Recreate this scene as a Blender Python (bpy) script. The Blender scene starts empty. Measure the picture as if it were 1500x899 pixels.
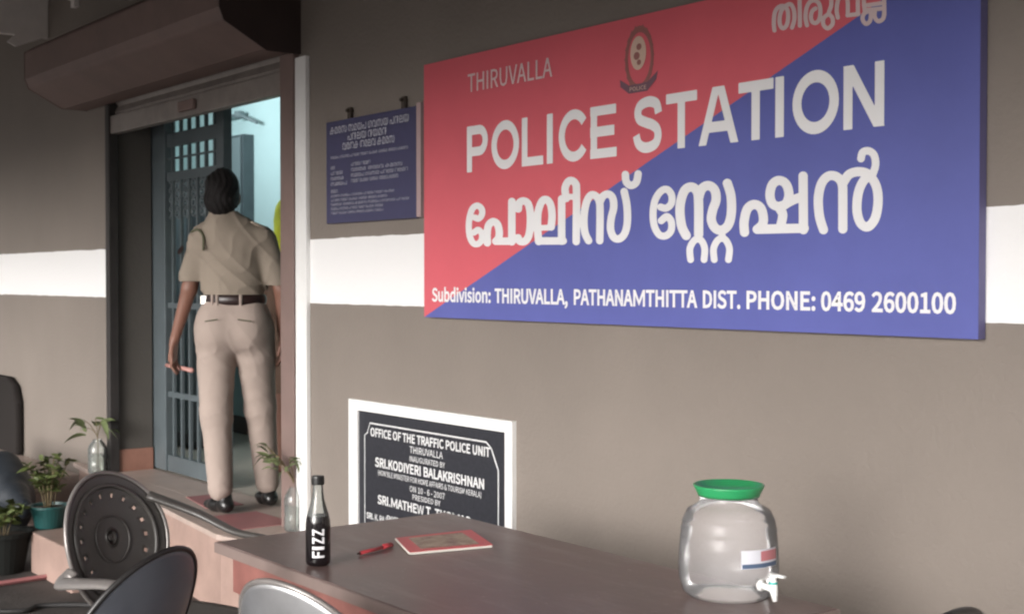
import bpy, bmesh, math, random
import numpy as np
from mathutils import Vector, Matrix, noise
random.seed(7)
rad = math.radians
sc = bpy.context.scene
C = sc.collection

# ------------------------------------------------------------------ camera
cam = bpy.data.objects.new('camera', bpy.data.cameras.new('camera'))
C.objects.link(cam); sc.camera = cam
CAMP = Vector((0.0, -2.74, 1.43)); PSI = rad(52.6); TH = rad(1.19); FPX = 1950.0
cam.location = CAMP
cam.rotation_euler = (rad(90) - TH, 0, PSI)
cam.data.sensor_width = 36; cam.data.lens = FPX / 1500 * 36
cam.data.clip_start = 0.05; cam.data.clip_end = 500
cam.data.dof.use_dof = True; cam.data.dof.focus_distance = 3.8; cam.data.dof.aperture_fstop = 6.3

# ------------------------------------------------------------------ world, sun, exposure
w = bpy.data.worlds.new("World"); sc.world = w; w.use_nodes = True
nt = w.node_tree; nt.nodes.clear()
sky = nt.nodes.new('ShaderNodeTexSky'); sky.sky_type = 'NISHITA'; sky.sun_disc = False
SUN_EL = rad(14); SUN_AZ = rad(160)
sky.sun_elevation = SUN_EL; sky.sun_rotation = SUN_AZ
sky.air_density = 1.0; sky.dust_density = 5.0; sky.ozone_density = 1.0
bg = nt.nodes.new('ShaderNodeBackground'); bg.inputs[1].default_value = 0.115
wo = nt.nodes.new('ShaderNodeOutputWorld')
hs = nt.nodes.new('ShaderNodeHueSaturation'); hs.inputs['Saturation'].default_value = 0.15
nt.links.new(sky.outputs[0], hs.inputs['Color'])
nt.links.new(hs.outputs[0], bg.inputs[0]); nt.links.new(bg.outputs[0], wo.inputs[0])
sl = bpy.data.lights.new('sun', 'SUN'); sl.energy = 0.85; sl.angle = rad(32); sl.color = (1, 0.985, 0.975)
so = bpy.data.objects.new('sun', sl); C.objects.link(so)
sd = Vector((math.sin(SUN_AZ) * math.cos(SUN_EL), math.cos(SUN_AZ) * math.cos(SUN_EL), math.sin(SUN_EL)))
so.rotation_euler = sd.to_track_quat('Z', 'Y').to_euler()
so.location = (2, -6, 3)
vs = sc.view_settings
vs.view_transform = 'Standard'; vs.look = 'None'; vs.gamma = 1; vs.exposure = 1.20; vs.use_curve_mapping = False
sc.render.filter_size = 2.0
try:
    sc.cycles.filter_width = 2.2
    sc.cycles.use_denoising = True
    sc.cycles.max_bounces = 10; sc.cycles.transparent_max_bounces = 16
except Exception: pass

# ------------------------------------------------------------------ survey helpers (camera calibration -> places on real planes)
Fv = Vector((-math.sin(PSI) * math.cos(TH), math.cos(PSI) * math.cos(TH), -math.sin(TH)))
Rv = Vector((math.cos(PSI), math.sin(PSI), 0)); Uv = Rv.cross(Fv)
def ray(px, py): return Fv * FPX + Rv * (px - 750) - Uv * (py - 449.5)
def onY(px, py, y=0.0):
    d = ray(px, py); return CAMP + d * ((y - CAMP.y) / d.y)
def onZ(px, py, z):
    d = ray(px, py); return CAMP + d * ((z - CAMP.z) / d.z)

# ------------------------------------------------------------------ materials
def mat(name, col, rough=0.6, metal=0.0, var=0.0, vscale=3.0, bump=0.0, bscale=40.0, spec=0.5, detail=6, col2=None, v2scale=None, coat=0.0):
    m = bpy.data.materials.new(name); m.use_nodes = True
    n = m.node_tree.nodes; L = m.node_tree.links; b = n['Principled BSDF']
    b.inputs['Base Color'].default_value = (*col, 1); b.inputs['Roughness'].default_value = rough
    b.inputs['Metallic'].default_value = metal; b.inputs['Specular IOR Level'].default_value = spec
    b.inputs['Coat Weight'].default_value = coat
    tc = n.new('ShaderNodeTexCoord')
    if var > 0 or col2:
        t = n.new('ShaderNodeTexNoise'); t.inputs['Scale'].default_value = vscale; t.inputs['Detail'].default_value = detail
        t.inputs['Roughness'].default_value = 0.65
        L.new(tc.outputs['Object'], t.inputs['Vector'])
        r = n.new('ShaderNodeValToRGB'); r.color_ramp.elements[0].position = 0.3; r.color_ramp.elements[1].position = 0.7
        a = tuple(max(0, c * (1 - var)) for c in col); c2 = col2 if col2 else tuple(min(1, c * (1 + var)) for c in col)
        r.color_ramp.elements[0].color = (*a, 1); r.color_ramp.elements[1].color = (*c2, 1)
        L.new(t.outputs['Fac'], r.inputs[0]); L.new(r.outputs[0], b.inputs['Base Color'])
        mr = n.new('ShaderNodeMapRange'); mr.inputs['To Min'].default_value = max(0, rough - 0.08); mr.inputs['To Max'].default_value = min(1, rough + 0.1)
        L.new(t.outputs['Fac'], mr.inputs['Value']); L.new(mr.outputs[0], b.inputs['Roughness'])
    if bump > 0:
        t2 = n.new('ShaderNodeTexNoise'); t2.inputs['Scale'].default_value = bscale; t2.inputs['Detail'].default_value = 5
        L.new(tc.outputs['Object'], t2.inputs['Vector'])
        bp = n.new('ShaderNodeBump'); bp.inputs['Strength'].default_value = bump; bp.inputs['Distance'].default_value = 0.01
        L.new(t2.outputs['Fac'], bp.inputs['Height']); L.new(bp.outputs[0], b.inputs['Normal'])
    return m

def wall_material():
    m = mat('painted_plaster', (0.212, 0.180, 0.157), 0.66, 0, 0.08, 0.9, 0.25, 60)
    n = m.node_tree.nodes; L = m.node_tree.links; b = n['Principled BSDF']
    src = b.inputs['Base Color'].links[0].from_socket
    geo = n.new('ShaderNodeNewGeometry'); sep = n.new('ShaderNodeSeparateXYZ'); L.new(geo.outputs['Position'], sep.inputs[0])
    nz = n.new('ShaderNodeTexNoise'); nz.inputs['Scale'].default_value = 9; L.new(geo.outputs['Position'], nz.inputs['Vector'])
    ma = n.new('ShaderNodeMath'); ma.operation = 'MULTIPLY_ADD'; ma.inputs[1].default_value = 0.014
    L.new(nz.outputs['Fac'], ma.inputs[0]); L.new(sep.outputs['Z'], ma.inputs[2])
    g1 = n.new('ShaderNodeMath'); g1.operation = 'GREATER_THAN'; g1.inputs[1].default_value = 1.336; L.new(ma.outputs[0], g1.inputs[0])
    g2 = n.new('ShaderNodeMath'); g2.operation = 'LESS_THAN'; g2.inputs[1].default_value = 1.606; L.new(ma.outputs[0], g2.inputs[0])
    g3 = n.new('ShaderNodeMath'); g3.operation = 'MULTIPLY'; L.new(g1.outputs[0], g3.inputs[0]); L.new(g2.outputs[0], g3.inputs[1])
    # vertical dirt streaks and scuffs
    mp = n.new('ShaderNodeMapping'); mp.inputs['Scale'].default_value = (1.6, 1.6, 1.1); L.new(geo.outputs['Position'], mp.inputs[0])
    st = n.new('ShaderNodeTexNoise'); st.inputs['Scale'].default_value = 1.6; st.inputs['Detail'].default_value = 7; L.new(mp.outputs[0], st.inputs['Vector'])
    rr = n.new('ShaderNodeMapRange'); rr.inputs['From Min'].default_value = 0.35; rr.inputs['From Max'].default_value = 0.75
    rr.inputs['To Min'].default_value = 1.02; rr.inputs['To Max'].default_value = 0.955; L.new(st.outputs['Fac'], rr.inputs['Value'])
    mul = n.new('ShaderNodeVectorMath'); mul.operation = 'SCALE'; L.new(src, mul.inputs[0]); L.new(rr.outputs[0], mul.inputs['Scale'])
    mx = n.new('ShaderNodeMix'); mx.data_type = 'RGBA'; L.new(g3.outputs[0], mx.inputs['Factor'])
    L.new(mul.outputs[0], mx.inputs['A']); mx.inputs['B'].default_value = (0.84, 0.83, 0.83, 1)
    L.new(mx.outputs['Result'], b.inputs['Base Color'])
    return m

M = {}
M['wall'] = wall_material()
M['white_paint'] = mat('white_paint', (0.8, 0.79, 0.78), 0.45, 0, 0.05, 8)
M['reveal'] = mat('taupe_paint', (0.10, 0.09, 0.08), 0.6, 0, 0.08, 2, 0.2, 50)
M['room'] = mat('room_paint', (0.62, 0.78, 0.78), 0.6, 0, 0.04, 1.5)
M['roomfloor'] = mat('room_tile', (0.42, 0.36, 0.31), 0.35, 0, 0.1, 14)
M['maroon'] = mat('maroon_skirting', (0.13, 0.07, 0.06), 0.4, 0, 0.12, 6)
M['terracotta'] = mat('terracotta', (0.30, 0.15, 0.11), 0.5, 0, 0.18, 7, 0.1, 40)
M['porch'] = mat('porch_stone', (0.43, 0.34, 0.30), 0.42, 0, 0.1, 16, 0.08, 90)
M['pinktile'] = mat('pink_tile', (0.34, 0.235, 0.20), 0.42, 0, 0.16, 5, 0.05, 60)
M['redtile'] = mat('red_tile', (0.34, 0.14, 0.14), 0.4, 0, 0.15, 9)
M['shutter'] = mat('shutter_steel_brown', (0.21, 0.145, 0.13), 0.6, 0.2, 0.15, 3, 0.1, 20)
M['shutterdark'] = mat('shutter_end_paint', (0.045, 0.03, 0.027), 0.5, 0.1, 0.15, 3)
M['bar'] = mat('shutter_rail', (0.27, 0.235, 0.215), 0.45, 0.2, 0.2, 8)
M['blackrubber'] = mat('blackened_channel', (0.03, 0.026, 0.025), 0.6, 0, 0.2, 9)
M['gate'] = mat('gate_paint', (0.095, 0.115, 0.125), 0.42, 0.1, 0.14, 7, 0.08, 60)
M['cabinet'] = mat('cabinet_paint', (0.06, 0.065, 0.075), 0.45, 0.1, 0.15, 3)
M['pipe'] = mat('grey_bracket', (0.2, 0.24, 0.25), 0.5)
M['meter'] = mat('meter_box_paint', (0.74, 0.69, 0.66), 0.55, 0, 0.08, 5)
M['signred'] = mat('sign_red', (0.66, 0.12, 0.15), 0.34, 0, 0.05, 2.5, 0.03, 6, spec=0.55)
M['signblue'] = mat('sign_blue', (0.108, 0.122, 0.38), 0.34, 0, 0.08, 2.5, 0.03, 6, spec=0.55)
M['signwhite'] = mat('sign_white', (0.80, 0.79, 0.80), 0.4, 0, 0.03, 4)
M['signdim'] = mat('sign_fine_white', (0.66, 0.52, 0.52), 0.4)
M['edge'] = mat('sign_edge', (0.12, 0.11, 0.24), 0.5)
M['batten'] = mat('batten_paint', (0.42, 0.30, 0.30), 0.5)
M['crest1'] = mat('crest_brown', (0.30, 0.12, 0.11), 0.5)
M['crest2'] = mat('crest_cream', (0.62, 0.45, 0.36), 0.5)
M['crest3'] = mat('crest_ribbon', (0.17, 0.09, 0.12), 0.5)
M['notice'] = mat('notice_blue', (0.058, 0.056, 0.12), 0.42, 0, 0.12, 4)
M['noticetext'] = mat('notice_text', (0.40, 0.40, 0.45), 0.5)
M['hook'] = mat('rusty_hook', (0.06, 0.045, 0.035), 0.7)
M['granite'] = mat('black_granite', (0.028, 0.029, 0.036), 0.3, 0, 0.3, 60, spec=0.5)
M['engrave'] = mat('engraved_white', (0.62, 0.62, 0.62), 0.6)
M['laminate'] = mat('table_laminate', (0.135, 0.09, 0.082), 0.3, 0, 0.28, 5, 0.05, 25, spec=0.5)
M['tedge'] = mat('table_edge', (0.2, 0.15, 0.135), 0.4, 0, 0.15, 8)
M['apron'] = mat('table_apron', (0.24, 0.10, 0.085), 0.42, 0, 0.25, 9)
M['legwood'] = mat('table_leg_wood', (0.33, 0.2, 0.14), 0.5, 0, 0.2, 12)
M['plastic'] = mat('chair_plastic', (0.07, 0.064, 0.06), 0.36, 0, 0.12, 6, 0.03, 30, spec=0.55)
M['plastic_blue'] = mat('chair_plastic_grey_blue', (0.17, 0.185, 0.22), 0.3, 0, 0.1, 6, 0.03, 30, spec=0.6)
M['steel'] = mat('polished_chair_back', (0.7, 0.7, 0.72), 0.3, 0.85, 0.15, 4)
M['rim'] = mat('highlight_pale_rim', (0.24, 0.22, 0.21), 0.3, 0.35, 0.1, 14)  # rim's sky highlight put into the colour; also the pale near armrest
M['darkrim'] = mat('dark_rim', (0.022, 0.02, 0.02), 0.35)
M['asphalt'] = mat('dark_paving', (0.055, 0.048, 0.045), 0.75, 0, 0.25, 5, 0.4, 50)
M['yard'] = mat('yard_concrete', (0.33, 0.305, 0.29), 0.8, 0, 0.12, 1.5, 0.3, 20)
M['lid'] = mat('green_lid', (0.03, 0.30, 0.11), 0.3, 0, 0.05, 10)
M['tap'] = mat('tap_white', (0.82, 0.82, 0.8), 0.3)
M['teal'] = mat('teal_ring', (0.02, 0.38, 0.34), 0.4)
M['labelwhite'] = mat('label_white', (0.66, 0.66, 0.72), 0.4)
M['labelred'] = mat('label_red', (0.5, 0.18, 0.2), 0.4)
M['labelblue'] = mat('label_blue', (0.08, 0.12, 0.2), 0.4)
M['cola'] = mat('dark_drink_glass', (0.008, 0.006, 0.007), 0.08, spec=0.7)
M['cap'] = mat('black_cap', (0.012, 0.012, 0.012), 0.4)
M['bookred'] = mat('book_red', (0.6, 0.07, 0.085), 0.35, 0, 0.1, 20)
M['bookart'] = mat('book_cover_print', (0.30, 0.12, 0.09), 0.4, 0, 0.6, 30, col2=(0.5, 0.42, 0.3))
M['page'] = mat('page_edges', (0.7, 0.66, 0.6), 0.8)
M['khaki'] = mat('khaki_shirt', (0.27, 0.222, 0.178), 0.85, 0, 0.06, 6, 0.35, 14)
M['khakit'] = mat('khaki_trousers', (0.35, 0.28, 0.245), 0.85, 0, 0.05, 6, 0.35, 12)
M['skin'] = mat('skin', (0.21, 0.10, 0.07), 0.5, 0, 0.06, 20)
M['hair'] = mat('black_hair', (0.010, 0.008, 0.008), 0.62, 0, 0.3, 60, 0.6, 160, spec=0.25)
M['belt'] = mat('maroon_belt', (0.025, 0.012, 0.011), 0.35)
M['buckle'] = mat('silver', (0.65, 0.63, 0.6), 0.25, 0.9)
M['shoe'] = mat('black_leather', (0.012, 0.011, 0.011), 0.28)
M['cord'] = mat('olive_cord', (0.09, 0.09, 0.05), 0.7)
M['scarf'] = mat('yellow_green_cloth', (0.72, 0.78, 0.06), 0.8, 0, 0.15, 10, 0.3, 20)
M['tunic'] = mat('dull_brown_cloth', (0.14, 0.085, 0.06), 0.85, 0, 0.1, 10, 0.3, 20)
M['eyewhite'] = mat('eye_white', (0.7, 0.68, 0.64), 0.3)
M['leaf'] = mat('leaf_green', (0.09, 0.13, 0.035), 0.5, 0, 0.4, 25)
M['leafpale'] = mat('pale_leaf', (0.13, 0.16, 0.07), 0.5, 0, 0.35, 20)
M['leafdark'] = mat('dark_leaf', (0.07, 0.09, 0.025), 0.55, 0, 0.4, 20)
M['stem'] = mat('stem_brown', (0.12, 0.09, 0.045), 0.7)
M['soil'] = mat('soil', (0.05, 0.035, 0.025), 0.95, 0, 0.3, 30)
M['tealpot'] = mat('teal_plastic_pot', (0.01, 0.06, 0.058), 0.4, 0, 0.1, 9)
M['blackpot'] = mat('black_plastic_pot', (0.012, 0.013, 0.012), 0.8, spec=0.15)
M['tyre'] = mat('black_tyre', (0.018, 0.017, 0.017), 0.7)
M['bluegrey'] = mat('blue_grey_cover', (0.02, 0.024, 0.03), 0.5, 0, 0.2, 6, 0.3, 8)
M['canopy'] = mat('canopy_sheet', (0.14, 0.125, 0.11), 0.7, 0.0, 0.1, 2)
M['darkshape'] = mat('dark_shape_surface', (0.022, 0.019, 0.018), 0.85, 0, 0.15, 3, spec=0.15)
M['pinkrod'] = mat('pink_rod', (0.5, 0.25, 0.22), 0.5)

def worn(m, streak=(1.2, 9, 1), dust=(0.30, 0.26, 0.24), amt=0.35):
    n = m.node_tree.nodes; L = m.node_tree.links; b = n['Principled BSDF']; src = b.inputs['Base Color'].links[0].from_socket
    tc = n.new('ShaderNodeTexCoord'); mp = n.new('ShaderNodeMapping'); mp.inputs['Scale'].default_value = streak; L.new(tc.outputs['Object'], mp.inputs[0])
    t = n.new('ShaderNodeTexNoise'); t.inputs['Scale'].default_value = 3.0; t.inputs['Detail'].default_value = 9; t.inputs['Roughness'].default_value = 0.7; L.new(mp.outputs[0], t.inputs['Vector'])
    r = n.new('ShaderNodeMapRange'); r.inputs['From Min'].default_value = 0.5; r.inputs['From Max'].default_value = 0.78; r.inputs['To Max'].default_value = amt; L.new(t.outputs['Fac'], r.inputs['Value'])
    v = n.new('ShaderNodeTexNoise'); v.inputs['Scale'].default_value = 70; v.inputs['Detail'].default_value = 3; L.new(tc.outputs['Object'], v.inputs['Vector'])
    r2 = n.new('ShaderNodeMapRange'); r2.inputs['From Min'].default_value = 0.68; r2.inputs['From Max'].default_value = 0.74; r2.inputs['To Max'].default_value = 0.5; L.new(v.outputs['Fac'], r2.inputs['Value'])
    ad = n.new('ShaderNodeMath'); ad.operation = 'ADD'; ad.use_clamp = True; L.new(r.outputs[0], ad.inputs[0]); L.new(r2.outputs[0], ad.inputs[1])
    mx = n.new('ShaderNodeMix'); mx.data_type = 'RGBA'; L.new(ad.outputs[0], mx.inputs['Factor']); L.new(src, mx.inputs['A']); mx.inputs['B'].default_value = (*dust, 1)
    L.new(mx.outputs['Result'], b.inputs['Base Color'])
worn(M['laminate'], (0.8, 4, 1), (0.30, 0.25, 0.24), 0.55); worn(M['porch'], (2, 2, 2), (0.2, 0.16, 0.14), 0.5); worn(M['pinktile'], (2, 2, 1), (0.2, 0.14, 0.12), 0.6)
worn(M['shutter'], (1, 3, 3), (0.2, 0.16, 0.14), 0.3); worn(M['plastic'], (3, 3, 3), (0.14, 0.13, 0.12), 0.4)
def clear_mat(name, tint, trans, diff=(0.8, 0.8, 0.8), rough=0.05, ior=1.45):
    """thin clear plastic or glass: mostly see-through, a little milky, glossy by Fresnel"""
    m = bpy.data.materials.new(name); m.use_nodes = True
    n = m.node_tree.nodes; L = m.node_tree.links; n.clear()
    o = n.new('ShaderNodeOutputMaterial'); t = n.new('ShaderNodeBsdfTransparent'); t.inputs[0].default_value = (*tint, 1)
    d = n.new('ShaderNodeBsdfDiffuse'); d.inputs[0].default_value = (*diff, 1)
    g = n.new('ShaderNodeBsdfGlossy'); g.inputs['Roughness'].default_value = rough
    m1 = n.new('ShaderNodeMixShader'); m1.inputs[0].default_value = 1 - trans
    L.new(t.outputs[0], m1.inputs[1]); L.new(d.outputs[0], m1.inputs[2])
    fr = n.new('ShaderNodeFresnel'); fr.inputs[0].default_value = ior
    nz = n.new('ShaderNodeTexNoise'); nz.inputs['Scale'].default_value = 14; tc = n.new('ShaderNodeTexCoord'); L.new(tc.outputs['Object'], nz.inputs['Vector'])
    bp = n.new('ShaderNodeBump'); bp.inputs['Strength'].default_value = 0.25; bp.inputs['Distance'].default_value = 0.01; L.new(nz.outputs['Fac'], bp.inputs['Height'])
    L.new(bp.outputs[0], g.inputs['Normal']); L.new(bp.outputs[0], fr.inputs['Normal'])
    m2 = n.new('ShaderNodeMixShader'); L.new(fr.outputs[0], m2.inputs[0]); L.new(m1.outputs[0], m2.inputs[1]); L.new(g.outputs[0], m2.inputs[2])
    L.new(m2.outputs[0], o.inputs[0]); return m
M['jar'] = clear_mat('clear_jar_plastic', (0.985, 0.98, 0.985), 0.88, (0.9, 0.88, 0.9), 0.14, 1.25)
M['glass'] = clear_mat('bottle_glass', (0.93, 0.96, 0.95), 0.85, (0.7, 0.72, 0.7), 0.05, 1.5)
M['water'] = clear_mat('water', (0.9, 0.93, 0.9), 0.85, (0.5, 0.52, 0.48), 0.03, 1.33)

# ------------------------------------------------------------------ object helpers
def tag(o, label=None, cat=None, group=None, kind=None):
    if label: o['label'] = label
    if cat: o['category'] = cat
    if group: o['group'] = group
    if kind: o['kind'] = kind
    return o
def thing(name, label, cat, loc=(0, 0, 0), rz=0.0, group=None):
    o = bpy.data.objects.new(name, None); C.objects.link(o); o.empty_display_size = 0.1
    o.location = loc; o.rotation_euler = (0, 0, rz)
    return tag(o, label, cat, group)

class MB:
    def __init__(s): s.v = []; s.f = []; s.mi = []; s.m = 0
    def add(s, vs, fs):
        n = len(s.v); s.v += [tuple(p) for p in vs]; s.f += [tuple(i + n for i in f) for f in fs]; s.mi += [s.m] * len(fs); return s
    def box(s, a, b):
        (x0, y0, z0), (x1, y1, z1) = a, b
        return s.add([(x0, y0, z0), (x1, y0, z0), (x1, y1, z0), (x0, y1, z0), (x0, y0, z1), (x1, y0, z1), (x1, y1, z1), (x0, y1, z1)],
              [(0, 3, 2, 1), (4, 5, 6, 7), (0, 1, 5, 4), (1, 2, 6, 5), (2, 3, 7, 6), (3, 0, 4, 7)])
    def prism(s, poly, axis, a, b):
        """polygon (2D list) extruded along axis x/y/z from a to b"""
        def P(p, t): return {'x': (t, p[0], p[1]), 'y': (p[0], t, p[1]), 'z': (p[0], p[1], t)}[axis]
        n = len(poly); vs = [P(p, a) for p in poly] + [P(p, b) for p in poly]
        fs = [tuple(range(n - 1, -1, -1)), tuple(range(n, 2 * n))] + [(i, (i + 1) % n, n + (i + 1) % n, n + i) for i in range(n)]
        return s.add(vs, fs)
    def tube(s, pts, r, n=10, flat=1.0, up=None, closed=False, caps=True):
        pts = [Vector(p) for p in pts]; N = len(pts); rr = r if isinstance(r, (list, tuple)) else [r] * N
        vs = []; u = None
        for i, p in enumerate(pts):
            a = pts[(i - 1) % N] if (closed or i > 0) else p; b = pts[(i + 1) % N] if (closed or i < N - 1) else p
            t = (b - a).normalized()
            if up is not None: u = Vector(up)
            elif u is None: u = Vector((0, 0, 1)) if abs(t.z) < 0.9 else Vector((1, 0, 0))
            x = t.cross(u); x = x.normalized() if x.length > 1e-6 else Vector((1, 0, 0))
            u = x.cross(t).normalized()
            for k in range(n):
                an = 2 * math.pi * k / n
                vs.append(p + x * math.cos(an) * rr[i] + u * math.sin(an) * rr[i] * flat)
        fs = []
        for i in range(N if closed else N - 1):
            j = (i + 1) % N
            for k in range(n): fs.append((i * n + k, i * n + (k + 1) % n, j * n + (k + 1) % n, j * n + k))
        if caps and not closed: fs += [tuple(range(n - 1, -1, -1)), tuple(range((N - 1) * n, N * n))]
        return s.add(vs, fs)
    def lathe(s, prof, c=(0, 0, 0), n=40, axis=None, a0=0, a1=2 * math.pi):
        full = abs(a1 - a0 - 2 * math.pi) < 1e-6; m = n if full else n + 1
        vs = [(c[0] + r * math.cos(a0 + (a1 - a0) * k / n), c[1] + r * math.sin(a0 + (a1 - a0) * k / n), c[2] + z) for r, z in prof for k in range(m)]
        fs = []
        for i in range(len(prof) - 1):
            for k in range(n if full else n):
                kk = (k + 1) % m if full else k + 1
                fs.append((i * m + k, i * m + kk, (i + 1) * m + kk, (i + 1) * m + k))
        return s.add(vs, fs)
    def build(s, name, m, parent=None, smooth=False, bevel=0, loc=None, subsurf=0, local=False, solid=0):
        me = bpy.data.meshes.new(name); org = Vector((0, 0, 0))
        if parent is not None and not local: org = Vector((parent if '_o' in parent or parent.parent is None else parent.parent).get('_o', (0, 0, 0)))
        me.from_pydata([tuple(Vector(p) - org) for p in s.v], [], s.f)
        ms = m if isinstance(m, (list, tuple)) else [m]
        for q in ms: me.materials.append(q)
        me.polygons.foreach_set('material_index', s.mi)
        if smooth: me.polygons.foreach_set('use_smooth', [True] * len(me.polygons))
        me.update(); me.validate()
        o = bpy.data.objects.new(name, me); C.objects.link(o)
        if parent is not None: o.parent = parent
        if solid: q = o.modifiers.new('s', 'SOLIDIFY'); q.thickness = solid; q.offset = 0
        if bevel: q = o.modifiers.new('b', 'BEVEL'); q.width = bevel; q.segments = 2; q.limit_method = 'ANGLE'
        if subsurf: q = o.modifiers.new('u', 'SUBSURF'); q.levels = subsurf; q.render_levels = subsurf
        return o
def wthing(name, label, cat, loc, group=None):
    """thing whose parts are given in world coordinates"""
    o = thing(name, label, cat, loc, 0, group); o['_o'] = tuple(loc); return o

# ---- text as mesh
def text_geo(s, bold=0.0, spacing=1.0):
    cu = bpy.data.curves.new('t', 'FONT'); cu.body = s; cu.size = 1; cu.offset = bold; cu.resolution_u = 6; cu.space_character = spacing
    o = bpy.data.objects.new('t', cu); C.objects.link(o)
    dg = bpy.context.evaluated_depsgraph_get(); dg.update()
    me = o.evaluated_get(dg).to_mesh()
    vs = [(v.co.x, v.co.y) for v in me.vertices]; fs = [tuple(p.vertices) for p in me.polygons]
    o.evaluated_get(dg).to_mesh_clear(); bpy.data.objects.remove(o); bpy.data.curves.remove(cu)
    return vs, fs
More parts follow.
